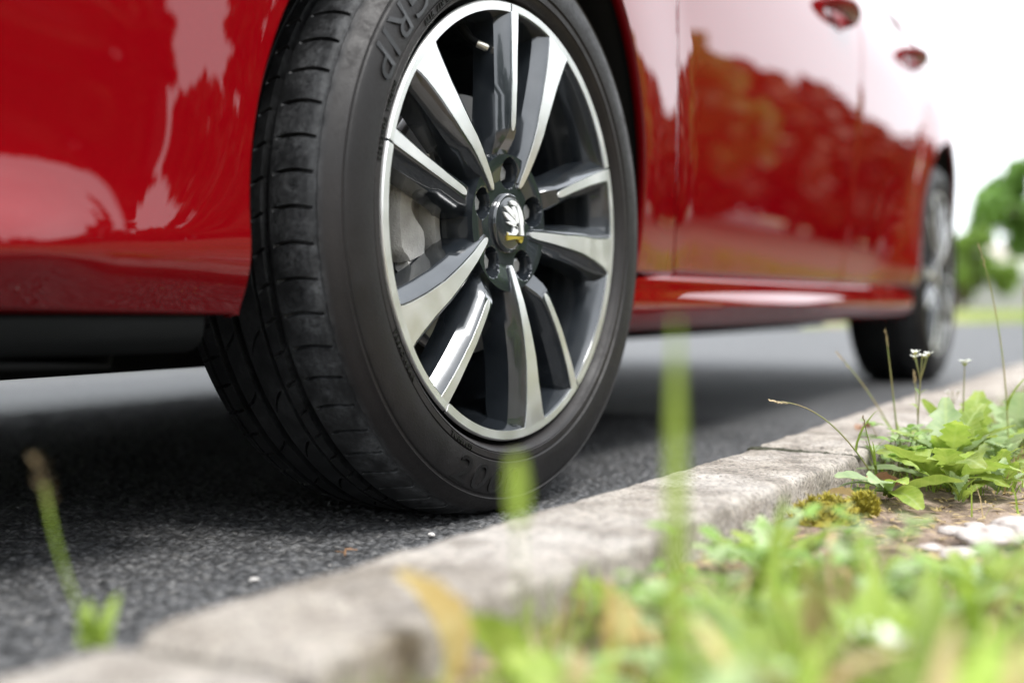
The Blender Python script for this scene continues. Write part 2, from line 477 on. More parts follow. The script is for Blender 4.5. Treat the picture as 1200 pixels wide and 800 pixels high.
Zb = [.15, .21, .265, .32, .40, .50, .60, .70, .78, .84, .90, .95]
Yb = [.060, .046, .030, .021, .011, .002, -.006, -.010, -.009, -.001, .020, .045]
# smooth interpolation through the section (Catmull-Rom on the table)
def sect(z):
    z = max(Zb[0], min(Zb[-1] - 1e-6, z))
    k = max(i for i in range(len(Zb) - 1) if Zb[i] <= z)
    h = Zb[k + 1] - Zb[k]; t = (z - Zb[k]) / h
    def sl(i):
        if i == 0: return (Yb[1] - Yb[0]) / (Zb[1] - Zb[0])
        if i == len(Zb) - 1: return (Yb[-1] - Yb[-2]) / (Zb[-1] - Zb[-2])
        return (Yb[i + 1] - Yb[i - 1]) / (Zb[i + 1] - Zb[i - 1])
    m0, m1 = sl(k) * h, sl(k + 1) * h
    return (2 * t ** 3 - 3 * t * t + 1) * Yb[k] + (t ** 3 - 2 * t * t + t) * m0 + (-2 * t ** 3 + 3 * t * t) * Yb[k + 1] + (t ** 3 - t * t) * m1

def skin(x, z):
    y = sect(z)
    if x < -.12:
        q = smooth01((-.12 - x) / .22) * smooth01((z - .195) / .09)
        y = y * (1 - q) + q * (.014 + .016 * max(0, z - .5) ** 2 * 4)
    if x < 0: y += .05 * (-x / .37) ** 1.6
    if x < -.62: y += 1.2 * (-.62 - x) ** 2
    if x > 2.60: y += .11 * ((x - 2.60) / .8) ** 2
    d = math.hypot(x, z - RT)
    y -= .016 * (1 - smooth01((d - ARCH + .03) / .26))
    d = math.hypot(x - WB, z - RT)
    y -= .016 * (1 - smooth01((d - ARCH) / .17))
    # flare ahead of the rear wheel, and the lower lip of the front bumper
    y -= .034 * math.exp(-((x - 2.14) / .17) ** 2) * spl(z, [.24, .31, .36, .46, .58], [.75, 1, .75, .25, 0]) * smooth01((x - 1.5) / .5)
    if x < -.36:
        a = .22 * smooth01((-.37 - x) / .12) + .78 * smooth01((-.485 - x) / .11)
        y -= a * .036 * spl(z, [.20, .235, .255, .266, .283, .303, .326, .352, .39], [.66, .80, .95, 1, .80, .44, .16, .03, 0])
    return y

def gap_x(z): return .478 + 2.2 * (sect(z) - .0)       # leading edge of the front door follows the body section
def mirrored(o, name):
    me = o.data.copy()
    co = np.empty(len(me.vertices) * 3); me.vertices.foreach_get('co', co); co = co.reshape(-1, 3)
    co[:, 1] = W2 - co[:, 1]; me.vertices.foreach_set('co', co.ravel()); me.flip_normals()
    n = bpy.data.objects.new(name, me); C.objects.link(n); n.parent = o.parent
    for md in o.modifiers:
        m2 = n.modifiers.new(md.name, md.type)
        for a in ('thickness', 'offset'):
            if hasattr(md, a): setattr(m2, a, getattr(md, a))
    return n
def panel(name, rows, thick=.006, m=None, flip=False, mirror=True, recalc=False):
    mb = MB().grid(rows, flip=flip)
    o = mb.build(name, m or M_PAINT, car)
    o.data.set_sharp_from_angle(angle=R(38))
    s = o.modifiers.new('sheet', 'SOLIDIFY'); s.thickness = thick; s.offset = -1
    if mirror: mirrored(o, name)
    return o

def fan_rows(cx, inner, outer, nr, p=1.0):
    rows = []
    for k in range(nr + 1):
        f = (k / nr) ** p; row = []
        for a, o in zip(inner, outer):
            x, z = a[0] + (o[0] - a[0]) * f, a[1] + (o[1] - a[1]) * f
            row.append((x, skin(x, z), z))
        rows.append(row)
    return rows
def along(poly, n_each):
    out = []
    for (a, b, n) in zip(poly[:-1], poly[1:], n_each):
        for k in range(n): out.append((a[0] + (b[0] - a[0]) * k / n, a[1] + (b[1] - a[1]) * k / n))
    out.append(poly[-1]); return out

# front fender and bumper corner round the front wheel arch
NE = (70, 110, 90)
outer = along([(-.72, .222), (-.72, .68), (gap_x(.93), .93)], NE[:2])[:-1]
outer += [(gap_x(z), z) for z in np.linspace(.93, .266, NE[2] + 1)]
th = [R(195)] * 0
a_br = [R(195.2), R(138), R(58), R(-7)]
th = []
for k in range(3): th += [a_br[k] + (a_br[k + 1] - a_br[k]) * i / NE[k] for i in range(NE[k])]
th.append(a_br[3])
inner = [(ARCH * math.cos(t), RT + ARCH * math.sin(t)) for t in th]
inner[-1] = (inner[-1][0], .266)
inner[0] = (inner[0][0], .216)
rows = fan_rows(0, inner, outer, 56)
# rolled return of the arch lip
lip = [[(p[0] * (1 - dr / ARCH), p[1] + dy, RT + (p[2] - RT) * (1 - dr / ARCH)) for p in rows[0]] for dr, dy in ((.002, .014), (.0022, .006), (.0012, .0015))]
panel('front_fender', lip + rows)
# nose
nose = []
for k in range(15):
    f = k / 14; a = f * PI / 2
    nose.append([(-.72 - .17 * math.sin(a) * (1 - .25 * ((z - .5) / .3) ** 2), skin(-.72, z) + (.9 - skin(-.72, z)) * (1 - math.cos(a)), z) for z in np.linspace(.222, .68, 30)])
panel('front_bumper', nose, flip=True)

vl = []  # unseen valance below the nose, added to block light from the front
for k in range(15):
    a = k / 14 * PI / 2
    vl.append([(-.72 - .13 * math.sin(a), skin(-.72, .216) + .03 + (.87 - skin(-.72, .216)) * (1 - math.cos(a)), z) for z in (.12, .17, .224)])
panel('light_block_valance', vl, .004, M_TRIM, flip=True)

# doors
def door(name, xa, xb, z0=.2665, z1=.95, n=60, nz=60):
    rows = []
    for i in range(nz + 1):
        z = z0 + (z1 - z0) * i / nz; A, B = xa(z), xb(z)
        row = []
        for j in range(n + 1):
            x = A + (B - A) * j / n; y = skin(x, z) + (.0022 * (1 - smooth01(j / 3)) if name == 'rear_door' else 0)
            e = min(j, n - j)
            row.append((x, y, z))
        row = [(row[0][0] + .0008, row[0][1] + .012, z), (row[0][0], row[0][1] + .002, z)] + row + [(row[-1][0], row[-1][1] + .002, z), (row[-1][0] - .0008, row[-1][1] + .012, z)]
        rows.append(row)
    return panel(name, rows, .004)
def rear_gap(z):
    if z < .60: return WB - math.sqrt(.468 ** 2 - (z - RT) ** 2)
    zz = .60; x0 = WB - math.sqrt(.468 ** 2 - (zz - RT) ** 2)
    return x0 + (z - .6) * .55
fdoor = door('front_door', lambda z: gap_x(z) + .005, lambda z: 1.5365 + .05 * (z - .3))
rdoor = door('rear_door', lambda z: 1.5395 + .05 * (z - .3), lambda z: rear_gap(z))
# rear quarter
zz = np.linspace(.266, .95, 60)
outer = [(rear_gap(z) + .005, z) for z in zz] + along([(rear_gap(.95) + .005, .95), (3.32, .95), (3.36, .30)], (50, 50))[1:]
nq = len(outer)
ths = [R(187.1) + (R(118) - R(187.1)) * i / 59 for i in range(60)] + [R(118) + (R(52) - R(118)) * i / 50 for i in range(1, 51)] + [R(52) + (R(-5) - R(52)) * i / 50 for i in range(1, 51)]
inner = [(WB + ARCH * math.cos(t), RT + ARCH * math.sin(t)) for t in ths]
rows = fan_rows(WB, inner, outer, 30)
lip = [[(WB + (p[0] - WB) * (1 - dr / ARCH), p[1] + dy, RT + (p[2] - RT) * (1 - dr / ARCH)) for p in rows[0]] for dr, dy in ((.002, .014), (.0022, .006), (.0012, .0015))]
panel('rear_quarter_panel', lip + rows)
tail = []
for k in range(15):
    a = k / 14 * PI / 2
    tail.append([(3.34 + .10 * math.sin(a), skin(3.34, z) + (.9 - skin(3.34, z)) * (1 - math.cos(a)), z) for z in np.linspace(.28, .95, 24)])
panel('rear_bumper', tail)
# sill: sloping ledge under the doors, rolled flank, tucked-in foot
prof = [(.040, .262), (.027, .2622), (.0225, .2610), (.0185, .2575), (.0178, .2530), (.0180, .2490), (.0178, .2440), (.0172, .2385), (.0168, .2335), (.0170, .2290), (.0180, .2230), (.0200, .2150), (.0235, .2060), (.0290, .198), (.037, .192), (.05, .188), (.09, .188)]
rows = []
for i in range(91):
    f = i / 90; x = .352 + (2.228 - .352) * f
    row = []
    for (py, pz) in prof:
        e = smooth01(1 - (2.228 - x) / .16) * .052 * smooth01((pz - .19) / .06)
        front = .004 * smooth01(1 - (x - .352) / .12)
        py = py - .0125 * (.12 + .88 * math.exp(-((x - 1.05) / .40) ** 2)) * math.exp(-((pz - .224) / .0105) ** 2)
        row.append((x, py + front - .014 * smooth01((x - 1.7) / .5), pz + 0))
    rows.append(row)
rows = rows + [[(p[0], p[1] + .02, p[2]) for p in rows[-1]]]
panel('sill', rows, .004, flip=True)
# bonnet, roof, glass and tailgate
def patch(name, A, B, Cc, D, nu=16, nv=10, bulge=(0, 0, 0), m=None, flip=False):
    rows = []
    for i in range(nv + 1):
        v = i / nv; row = []
        for j in range(nu + 1):
            u = j / nu
            P = (Vector(A) * (1 - u) + Vector(B) * u) * (1 - v) + (Vector(D) * (1 - u) + Vector(Cc) * u) * v
            row.append(P + Vector(bulge) * (16 * u * (1 - u) * v * (1 - v)))
        rows.append(row)
    mb = MB().grid(rows, flip=flip); o = mb.build(name, m or M_PAINT, car)
    s = o.modifiers.new('sheet', 'SOLIDIFY'); s.thickness = .006; s.offset = -1
    return o
xa_ = gap_x(.93)
rows = []
for k in range(15):                                   # front edge above the rounded nose
    a = (1 - k / 14) * PI / 2; yk = skin(-.72, .68) + (.9 - skin(-.72, .68)) * (1 - math.cos(a))
    xk = -.72 - .17 * math.sin(a) * (1 - .25 * .36)
    rows.append([(xk, yk + (W2 - 2 * yk) * v, .682 + .05 * 4 * v * (1 - v) * k / 14) for v in np.linspace(0, 1, 25)])
for k in range(1, 40):
    x = -.72 + (.60 + .72) * k / 39; z = .68 + (x + .72) / (gap_x(.93) + .72) * .25; z = min(z, .945); yk = skin(x, min(z, .93))
    rows.append([(x, yk + .003 + (W2 - 2 * yk - .006) * v, z + .003 + .055 * (4 * v * (1 - v)) ** .7) for v in np.linspace(0, 1, 25)])
panel('bonnet', rows, .005, flip=True, mirror=False)
patch('windscreen', (.62, .07, .945), (1.30, .32, 1.40), (1.30, W2 - .32, 1.40), (.62, W2 - .07, .945), bulge=(-.06, 0, .03), m=M_GLASS)
patch('roof', (1.305, .315, 1.405), (2.95, .34, 1.385), (2.95, W2 - .34, 1.385), (1.305, W2 - .315, 1.405), bulge=(0, 0, .05))
patch('rear_window', (2.955, .335, 1.38), (3.30, .14, .99), (3.30, W2 - .14, .99), (2.955, W2 - .335, 1.38), bulge=(.05, 0, .02), m=M_GLASS)
patch('tailgate', (3.305, .14, .985), (3.34, .17, .95), (3.34, W2 - .17, .95), (3.305, W2 - .14, .985))
for s in (0, 1):
    f = (lambda p: (p[0], W2 - p[1], p[2])) if s else (lambda p: p)
    for nm, q, m in (('side_window', [(.80, .060, .957), (1.60, .060, .957), (1.60, .30, 1.385), (1.36, .30, 1.385)], M_GLASS),
                     ('side_window', [(1.64, .060, .957), (2.50, .060, .957), (2.36, .31, 1.385), (1.64, .30, 1.385)], M_GLASS),
                     ('door_pillar', [(1.602, .058, .955), (1.638, .058, .955), (1.638, .298, 1.388), (1.602, .298, 1.388)], M_TRIM),
                     ('windscreen_pillar', [(.64, .055, .952), (.79, .055, .955), (1.35, .30, 1.392), (1.302, .312, 1.402)], M_PAINT),
                     ('rear_pillar', [(2.51, .056, .955), (3.30, .125, .98), (2.95, .34, 1.39), (2.37, .31, 1.392)], M_PAINT)):
        q = [f(p) for p in q]
        patch(nm, *q, nu=8, nv=8, bulge=(0, (.015 if s else -.015), .01), m=m, flip=bool(s))
# beltline trim
for s in (0, 1):
    pts = [(x, (skin(x, .949) + .004) if not s else W2 - skin(x, .949) - .004, .953) for x in np.linspace(.62, 2.95, 24)]
    MB().tube(pts, .006, 6).build('belt_trim', M_TRIM, car)
# inner hull, wheel wells, floor
hull = MB()
hull.box((1.80, .9, .60), (2.7, .98, .56)).box((-.16, .9, .45), (1.15, .98, .30)).box((1.30, .245, .60), (1.72, .33, .62)).box((1.30, W2 - .245, .60), (1.72, .33, .62))
for sy in (.28, W2 - .28):
    hull.box((-.56, sy, .45), (.20, .25, .44)); hull.box((3.16, sy, .58), (.26, .30, .56))
hull.build('inner_hull', M_BLACK, car, smooth=False)
fl = MB()
fl.box((1.0, .9, .185), (3.4, .95, .075)).box((1.3, .9, .206), (1.72, 1.56, .03))  # middle box hangs low, out of sight, to keep light from under the car
fl.box((2.02, .9, .192), (.34, 1.35, .05)).box((1.3, .20, .245), (1.87, .30, .10)).box((1.3, W2 - .20, .245), (1.87, .30, .10))
fl.build('floor_pan', M_BLACK, car, smooth=False)
und = MB()
und.grid([[(x, .40 + (1.0) * v, z) for v in np.linspace(0, 1, 4)] for x, z in ((-.80, .205), (-.60, .196), (-.35, .190), (-.30, .215), (.4, .21))], flip=True)
und.grid([[(x, y, z) for y in (.135, .40)] for x, z in ((-.72, .186), (-.60, .184), (-.45, .177), (-.445, .215))], flip=True)
o = und.build('undertray', M_BLACK, car); s = o.modifiers.new('sheet', 'SOLIDIFY'); s.thickness = .006
for cx in (0, WB):
    rows = [[(cx + .384 * math.cos(t), skin(cx + .384 * math.cos(t), RT + .384 * math.sin(t)) * (1 - q) + q * .40 + .012, RT + .384 * math.sin(t)) for t in np.linspace(R(-13), R(194), 60)] for q in (0, .1, .5, 1)]
    rows.append([(cx + .01 * math.cos(t), .414, RT + .01 * math.sin(t)) for t in np.linspace(R(-14), R(194), 60)])
    o = panel('wheel_well_liner', rows, .004, M_BLACK, flip=True)
# black spoiler lip under the bumper
rows = []
for i in range(40):
    x = -.392 - (.72 - .392) * i / 39
    y = skin(x, .216)
    rows.append([(x, y + .012, .219), (x, y + .004, .2165), (x, y + .0035, .211), (x, y + .005, .200), (x, y + .009, .192), (x, y + .016, .187), (x, y + .024, .1845), (x, y + .055, .183), (x, y + .14, .184)])
rows = [[(p[0] + .003, p[1] + .03, p[2]) for p in rows[0]]] + rows
panel('front_spoiler', rows, .004, M_TRIM, flip=True)

# door handles: a bar on two feet over a shaded cup
def handle(door_obj, cx, cz, mirror):
    fy = (lambda y: W2 - y) if mirror else (lambda y: y)
    y0 = skin(cx, cz); secs = []
    for i in range(17):
        f = i / 16; x = cx - .105 + .21 * f
        off = .034 * math.sin(PI * min(1, max(0, f))) ** .35
        h = .018 * (.65 + .35 * math.sin(PI * f)); t = .011
        yb = skin(x, cz)
        secs.append([(x, fy(yb - off + t * math.cos(a) + .004 - .5 * h * math.sin(a)), cz + h * math.sin(a) + .002 * math.sin(PI * f)) for a in [2 * PI * k / 12 for k in range(12)]])
    MB().loft(secs).build('door_handle', M_PAINT, door_obj, recalc=True)
    cup = []
    for k in range(7):
        f = k / 6; cup.append([(cx + .062 * f * math.cos(a), fy(skin(cx + .062 * f * math.cos(a), cz - .006 + .030 * f * math.sin(a)) - .0022 + 0 * f), cz - .006 + .030 * f * math.sin(a)) for a in [2 * PI * j / 28 for j in range(28)]])
    MB().grid(cup, close_c=True).build('handle_cup', M_CUP, door_obj, recalc=True)
handle(fdoor, 1.372, .812, False)
handle(rdoor, 2.20, .862, False)

# ------------------------------------------------------------------ wheels
def rot2(r, a): return r * math.cos(a), r * math.sin(a)
def tyre_side(r):   # outward profile of the sidewall (y at radius r)
    return interp(r, [.2345, .2375, .248, .262, .280, .296, .303], [.006, -.002, -.0072, -.0092, -.0072, 0, .006])

def make_tyre():
    ctrl = [(.024, .2325), (.016, .2342), (.010, .2366), (.003, .2390), (-.0040, .2425), (-.0066, .2455), (-.0058, .2462), (-.0074, .2472), (-.0076, .2535), (-.0062, .2545), (-.0088, .2562), (-.0092, .262), (-.0090, .270), (-.0074, .280), (-.0046, .289), (-.0036, .2905), (-.0024, .2912),
            (-.0022, .2935), (-.0030, .2948), (.0006, .2978), (.0050, .3025), (.0085, .3055), (.0130, .3083), (.018, .3105), (.025, .3125), (.035, .3142), (.055, .3157), (.080, .3165), (.103, .3168), (.126, .3165), (.15, .3157), (.17, .3142), (.180, .3125),
            (.1870, .3095), (.193, .304), (.199, .295), (.205, .28), (.210, .262), (.207, .245), (.198, .2325)]
    ctrl = np.array(ctrl)
    seg = np.concatenate([[0], np.cumsum(np.hypot(*np.diff(ctrl, axis=0).T))])
    # sample fine across the tread, coarser on the walls
    grooves = [(.0668, .0052), (.0865, .0024), (.1185, .0052), (.1480, .0050), (.171, .0024)]
    ycut = []
    for c, w in grooves: ycut += [c - w, c - w + .0009, c, c + w - .0009, c + w]
    ycut += list(np.linspace(.012, .185, 64)) + [.0145, .0152, .0166, .0173]
    ycut = sorted(set(round(v, 5) for v in ycut))
    tread0 = 23
    sy = np.interp(ycut, ctrl[tread0 - 1:35, 0], seg[tread0 - 1:35])
    S = sorted(list(seg[:tread0]) + list((seg[:tread0 - 1] + seg[1:tread0]) / 2) + list(sy) + list(seg[34:]))
    py = np.interp(S, seg, ctrl[:, 0]); pr = np.interp(S, seg, ctrl[:, 1])
    NP = 62; U = [0, .05, .08, .15, .18, .30, .42, .56, .70, .85]
    P = 2 * PI / NP
    th = np.array([(k + u) * P for k in range(NP) for u in U]); uu = np.array(U * NP); kk = np.array([k for k in range(NP) for u in U])
    cut = np.isin(uu, [.08, .15]).astype(float)
    rows = []
    for y, r in zip(py, pr):
        off = 0.; dep = np.zeros(len(th))
        if .011 < y < .188:
            g = 0.
            for c, w in grooves:
                g = max(g, max(0, min(1, (w - abs(y - c)) / .0009)))
            base_d = .0080 * g
            if .0142 < y < .0175: base_d = max(base_d, .0012)
            t = y
            if y < .062:
                off = P * (-.09 * math.sin(max(0, min(1, (y - .016) / .042)) * PI))
                sip = .0052 * min(1, max(0, min(y - .0178, .0575 - y) / .0022))
                dep = cut * sip
                # short blind cuts in every other block and the ladder of the shoulder
                dep = np.maximum(dep, ((kk % 3 == 0) & np.isin(uu, [.56])).astype(float) * (.0022 if .033 < y < .041 else 0))
                dep = np.maximum(dep, np.isin(uu, [.56, .70]).astype(float) * (.0008 if .0125 < y < .0195 else 0))
            elif y < .084:
                off = P * (.9 + 18 * (y - .062)); dep = cut * (.004 if .0715 < y < .0825 else 0)
            elif y < .1185:
                s = (y - .0865) / .032; off = P * (1.4 + 1.5 * s * s); dep = cut * (.0048 if .092 < y < .110 else 0) * (kk % 2)
            elif y < .148:
                s = (y - .1185) / .03; off = P * (2.9 + 1.3 * math.sqrt(max(0, s))); dep = cut * (.0048 if .126 < y < .143 else 0) * (kk % 2)
            else:
                off = P * (4.2 + .3 * (y - .148) / .03); dep = cut * (.0048 if .157 < y < .183 else 0)
            dep = np.maximum(dep, base_d)
        rr = r - dep
        x = rr * np.cos(th + off); z = rr * np.sin(th + off)
        zz = np.maximum(z, -RT)
        rows.append(np.stack([x, np.full(len(th), y), zz], -1).tolist())
    # bulge at the contact patch is small enough to leave out
    mb = MB().grid(rows, close_c=True)
    me = bpy.data.meshes.new('tyre')
    me.from_pydata([tuple(v) for v in mb.V], [], mb.F); me.update()
    me.polygons.foreach_set('use_smooth', [True] * len(me.polygons))
    me.materials.append(M_TYRE)
    me.set_sharp_from_angle(angle=R(30))
    return me

def ring(prof, n=180):
    return [[(r * math.cos(2 * PI * k / n), y, r * math.sin(2 * PI * k / n)) for k in range(n)] for r, y in prof]

OFFA = R(136.8)      # direction of one broad spoke
BOLT_A = [OFFA + R(23.6) + 2 * PI * k / 5 for k in range(5)]
def face_y(r): return interp(r, [.045, .065, .085, .11, .15, .20, .228], [.0075, .0035, .0, -.003, -.0038, -.002, 0.0])
def spoke_secs(stations, angf, wf, extra):
    """sections across a spoke: top edge, flared sides, back"""
    secs = []
    for r in stations:
        a = angf(r); wl, wr = wf(r); y0 = face_y(r) + extra[0] + (.011 * (1 - smooth01((r - .072) / .026)) if angf is thin_a else 0)
        dpt = extra[1] * interp(r, [.05, .1, .2, .23], [1.0, 1, .95, .7])
        fl = extra[2]
        c = fl * interp(r, [.05, .07, .12, .2], [.45, .75, 1.05, 1.2])
        prof = [(-wr, y0), (wl, y0), (wl + c * .15, y0 + .0012), (wl + c * .85, y0 + .015), (wl + c, y0 + dpt), (-wr - c, y0 + dpt), (-wr - c * .85, y0 + .015), (-wr - c * .15, y0 + .0012)]
        sec = []
        for t, y in prof:
            sec.append((r * math.cos(a) - t * math.sin(a), y, r * math.sin(a) + t * math.cos(a)))
        secs.append(sec)
    return secs
RB = [.0455, .050, .058, .065, .075, .085, .10, .115, .13, .15, .165, .18, .195, .207, .217, .2245]
def broad_w(r):
    w = interp(r, [.0455, .048, .055, .065, .085, .10, .12, .15, .18, .205, .218, .2245], [.0014, .0030, .0039, .0046, .0056, .0064, .0077, .0100, .0128, .0168, .0200, .0228])
    return w, w * .96
def broad_a(r): return OFFA + R(interp(r, [.045, .08, .14, .225], [-5.0, -2.0, .3, 0]))
RN = [.098, .101, .106, .12, .135, .15, .165, .18, .195, .207, .217, .2245]
def thin_w(r):
    w = interp(r, [.098, .101, .106, .135, .18, .205, .2245], [.0014, .003, .0039, .0044, .0051, .0060, .0068])
    return w, w
def thin_a(r): return OFFA + R(interp(r, [.09, .14, .225], [28.8, 27.6, 25.2]))

def make_wheel():
    barrel = MB()
    barrel.grid(ring([(.2315, .012), (.2335, .0055), (.2332, .002), (.2322, .0004), (.2235, .0006), (.2222, .0022), (.2208, .010), (.2150, .020), (.2125, .034), (.2080, .052), (.2045, .075), (.2035, .10), (.201, .14), (.2025, .175), (.212, .195), (.221, .203), (.228, .203), (.229, .197), (.214, .18), (.21, .14), (.214, .08), (.224, .03), (.2315, .012)]), close_c=True)
    # hub: a dished face with five bolt wells, stood on a skirt
    rs = list(np.linspace(.002, .0735, 60)); rows = []
    nth = 300
    for r in rs:
        row = []
        for k in range(nth):
            a = 2 * PI * k / nth; y = face_y(max(r, .047)) + .0028 + .002 * smooth01((r - .06) / .02)
            for ba in BOLT_A:
                d = math.hypot(r * math.cos(a) - .054 * math.cos(ba), r * math.sin(a) - .054 * math.sin(ba))
                if d < .0185: y += .026 * (1 - smooth01((d - .0138) / .0028))
            row.append((r * math.cos(a), y, r * math.sin(a)))
        rows.append(row)
    rows += ring([(.0745, .013), (.0765, .05)], nth)
    barrel.grid(rows, close_c=True)
    w = barrel.build('wheel', M_RIM, None, recalc=True)
    w.data.set_sharp_from_angle(angle=R(40))
    ty = bpy.data.objects.new('tyre', make_tyre()); C.objects.link(ty); ty.parent = w
    # spokes: five broad and five narrow, grey body with a bright machined face lying on it
    proto = {}
    def both(rad, angf, wf, bodyr, depth, flare, bodywf):
        body = MB().loft(spoke_secs(bodyr, angf, bodywf, (.0007, depth, flare)))
        o = body.build('spoke', M_RIM, w, recalc=True); o.data.set_sharp_from_angle(angle=R(28))
        f = MB().loft([[p for p in s] for s in face_secs(rad, angf, wf)])
        o2 = f.build('machined_face', M_MACH, o, recalc=True); o2.data.set_sharp_from_angle(angle=R(35))
        return o, o2
    def face_secs(rad, angf, wf):
        secs = []
        for r in rad:
            a = angf(r); wl, wr = wf(r); y0 = face_y(r)
            prof = [(-wr, y0), (wl, y0), (wl + .0003, y0 + .0022), (-wr - .0003, y0 + .0022)]
            secs.append([(r * math.cos(a) - t * math.sin(a), y, r * math.sin(a) + t * math.cos(a)) for t, y in prof])
        return secs
    def bw(r):
        a, b = broad_w(max(r, .05)); return a + .0018, b + .0018
    def tw_(r):
        a, b = thin_w(max(r, .115)); e = interp(r, [.05, .075, .10, .13], [.0075, .0060, .0030, .0008]); return a + e, b + e
    kinds = [both(RB, broad_a, broad_w, [.048] + RB[2:], .045, .0125, bw), both(RN, thin_a, thin_w, [.0725, .077, .083, .090] + RN, .042, .0115, tw_)]
    for o, f in kinds:
        for k in range(1, 5):
            o2 = o.copy(); C.objects.link(o2); o2.parent = w; o2.rotation_euler = (0, -2 * PI * k / 5, 0)
            f2 = f.copy(); C.objects.link(f2); f2.parent = o2
    # machined lip of the rim: five arcs, each broken beside a narrow spoke
    for k in range(5):
        a0 = OFFA + R(27.4) + 2 * PI * k / 5; a1 = a0 + R(72 - .7)
        rows = []
        for i in range(61):
            a = a0 + (a1 - a0) * i / 60
            wide = interp(math.degrees(a - a0), [0, 1, 38, 41, 46, 52, 68, 71.3], [.2232, .2228, .2228, .2225, .2225, .2246, .2246, .224])
            pr = [(wide, .0022), (wide + .0002, -.0003), (.2318, -.0006), (.2330, .0006), (.2337, .0028)]
            rows.append([(r * math.cos(a), y, r * math.sin(a)) for r, y in pr])
        MB().grid(rows).cap(rows[0]).cap(rows[-1]).build('machined_lip', M_MACH, w, recalc=True).data.set_sharp_from_angle(angle=R(35))
    # bolts
    first = None
    for ba in BOLT_A:
        cx, cz = .054 * math.cos(ba), .054 * math.sin(ba)
        if first is None:
            secs = [[(rr * math.cos(2 * PI * k / 6 + .3), y, rr * math.sin(2 * PI * k / 6 + .3)) for k in range(6)] for rr, y in ((.0062, .0165), (.0085, .0175), (.0092, .020), (.0092, .036))]
            first = MB().loft(secs).build('wheel_bolt', M_STEEL, w, recalc=True); first.data.set_sharp_from_angle(angle=R(25))
            o = first
        else:
            o = first.copy(); C.objects.link(o); o.parent = w
        o.location = (cx, 0, cz)
    # centre cap with a thin raised ring and the rampant lion
    cap = MB()
    yc = .0062
    cap.grid(ring([(.0005, yc - .0012), (.015, yc - .0010), (.0262, yc - .0004), (.0275, yc), (.0283, yc - .0012), (.0298, yc - .0012), (.0305, yc), (.0320, yc + .0012), (.0325, yc + .012)], 72), close_c=True)
    cp = cap.build('centre_cap', M_CAP, w, recalc=True); cp.data.set_sharp_from_angle(angle=R(30))
    # lion strokes in plane units: measured left-right, up-down from the middle of the cap
    def emb(name, polys, m):
        mb = MB()
        for q in polys:
            top = [(x, yc - .0026, z) for x, z in q]; bot = [(x, yc - .0008, z) for x, z in q]
            mb.loft([bot, top])
        return mb.build(name, m, w, smooth=False, recalc=True)
    K = lambda L: [((x - 258) * .2 / 1075 / .52, -(z - 412) * .2 / 1075) for x, z in L]
    emb('cap_emblem', [K(q) for q in (
        [(248, 288), (262, 280), (278, 283), (296, 300), (288, 312), (270, 306), (256, 304)],
        [(286, 300), (298, 302), (316, 335), (327, 385), (324, 432), (330, 478), (312, 478), (310, 440), (304, 400), (296, 350)],
        [(262, 318), (276, 312), (294, 360), (300, 405), (288, 410), (276, 380)],
        [(216, 322), (236, 316), (262, 338), (280, 372), (274, 384), (250, 360)],
        [(211, 352), (232, 356), (268, 386), (288, 412), (280, 424), (252, 402), (224, 378)],
        [(228, 408), (248, 404), (276, 416), (296, 440), (284, 446), (262, 424), (244, 420)],
        [(272, 430), (292, 428), (296, 460), (284, 480), (262, 481), (268, 458)],
        [(234, 464), (252, 470), (262, 478), (242, 482)])], M_EMB)
    emb('cap_emblem', [K(q) for q in ([(232, 486), (322, 485), (320, 500), (270, 504), (234, 514)], [(300, 501), (326, 486), (322, 512), (314, 524), (302, 520)])], M_GOLD)
    # valve and a balance weight in the barrel
    a = R(101)
    vd = MB(); c_ = Vector((.196 * math.cos(a), .03, .196 * math.sin(a)))
    vd.tube([c_ + Vector((.014 * math.cos(a), .012, .014 * math.sin(a))), c_ + Vector((0.002, .004, 0.002)), c_ + Vector((.004, -.004, -.004))], [.0052, .0048, .0040], 10)
    v = vd.build('valve_stem', M_TRIM, w)
    vd = MB(); vd.tube([c_ + Vector((.004, -.004, -.004)), c_ + Vector((.0095, -.012, -.0085)), c_ + Vector((.0105, -.0135, -.0095))], [.0042, .0042, .0030], 10)
    vd.build('valve_cap', M_VALVE, v)
    a = R(-33); mb = MB(); mb.tube([(.2015 * math.cos(a + t), .085, .2015 * math.sin(a + t)) for t in (-.035, 0, .035)], .006, 6)
    mb.build('balance_weight', M_BLACK, w)
    # raised lettering on the sidewall, letter tops towards the hub
    def letters(name, body, a_start, r_base, h, track=1., shear=.0, lift=.0007, wide=1.):
        cu = bpy.data.curves.new('txt', 'FONT'); cu.body = body; cu.size = 1; cu.space_character = track
        cu.extrude = .02; cu.resolution_u = 3
        to = bpy.data.objects.new('txt', cu); C.objects.link(to)
        dg = bpy.context.evaluated_depsgraph_get()
        me = bpy.data.meshes.new_from_object(to.evaluated_get(dg))
        bpy.data.objects.remove(to); bpy.data.curves.remove(cu)
        co = np.empty(len(me.vertices) * 3); me.vertices.foreach_get('co', co); co = co.reshape(-1, 3)
        s = h / .70
        out = []
        for tx, ty_, tz in co:
            tx = (tx + shear * ty_) * s * wide; ty_ = ty_ * s
            r = r_base - ty_; an = a_start + tx / (r_base - h / 2)
            y = tyre_side(r) - (lift if tz > 0 else -.001)
            out.append((r * math.cos(an), y, r * math.sin(an)))
        me.vertices.foreach_set('co', np.array(out, dtype=np.float32).ravel()); me.update()
        o = link(name, me, M_LETTER, w, smooth=False)
        return o
    letters('sidewall_lettering', '2000', R(-117.6), .2885, .0275, 1.12, .18, .0022, 1.45)
    letters('sidewall_lettering', 'GRIP', R(128.2), .2880, .0275, 1.10, .18, .0022, 1.35)
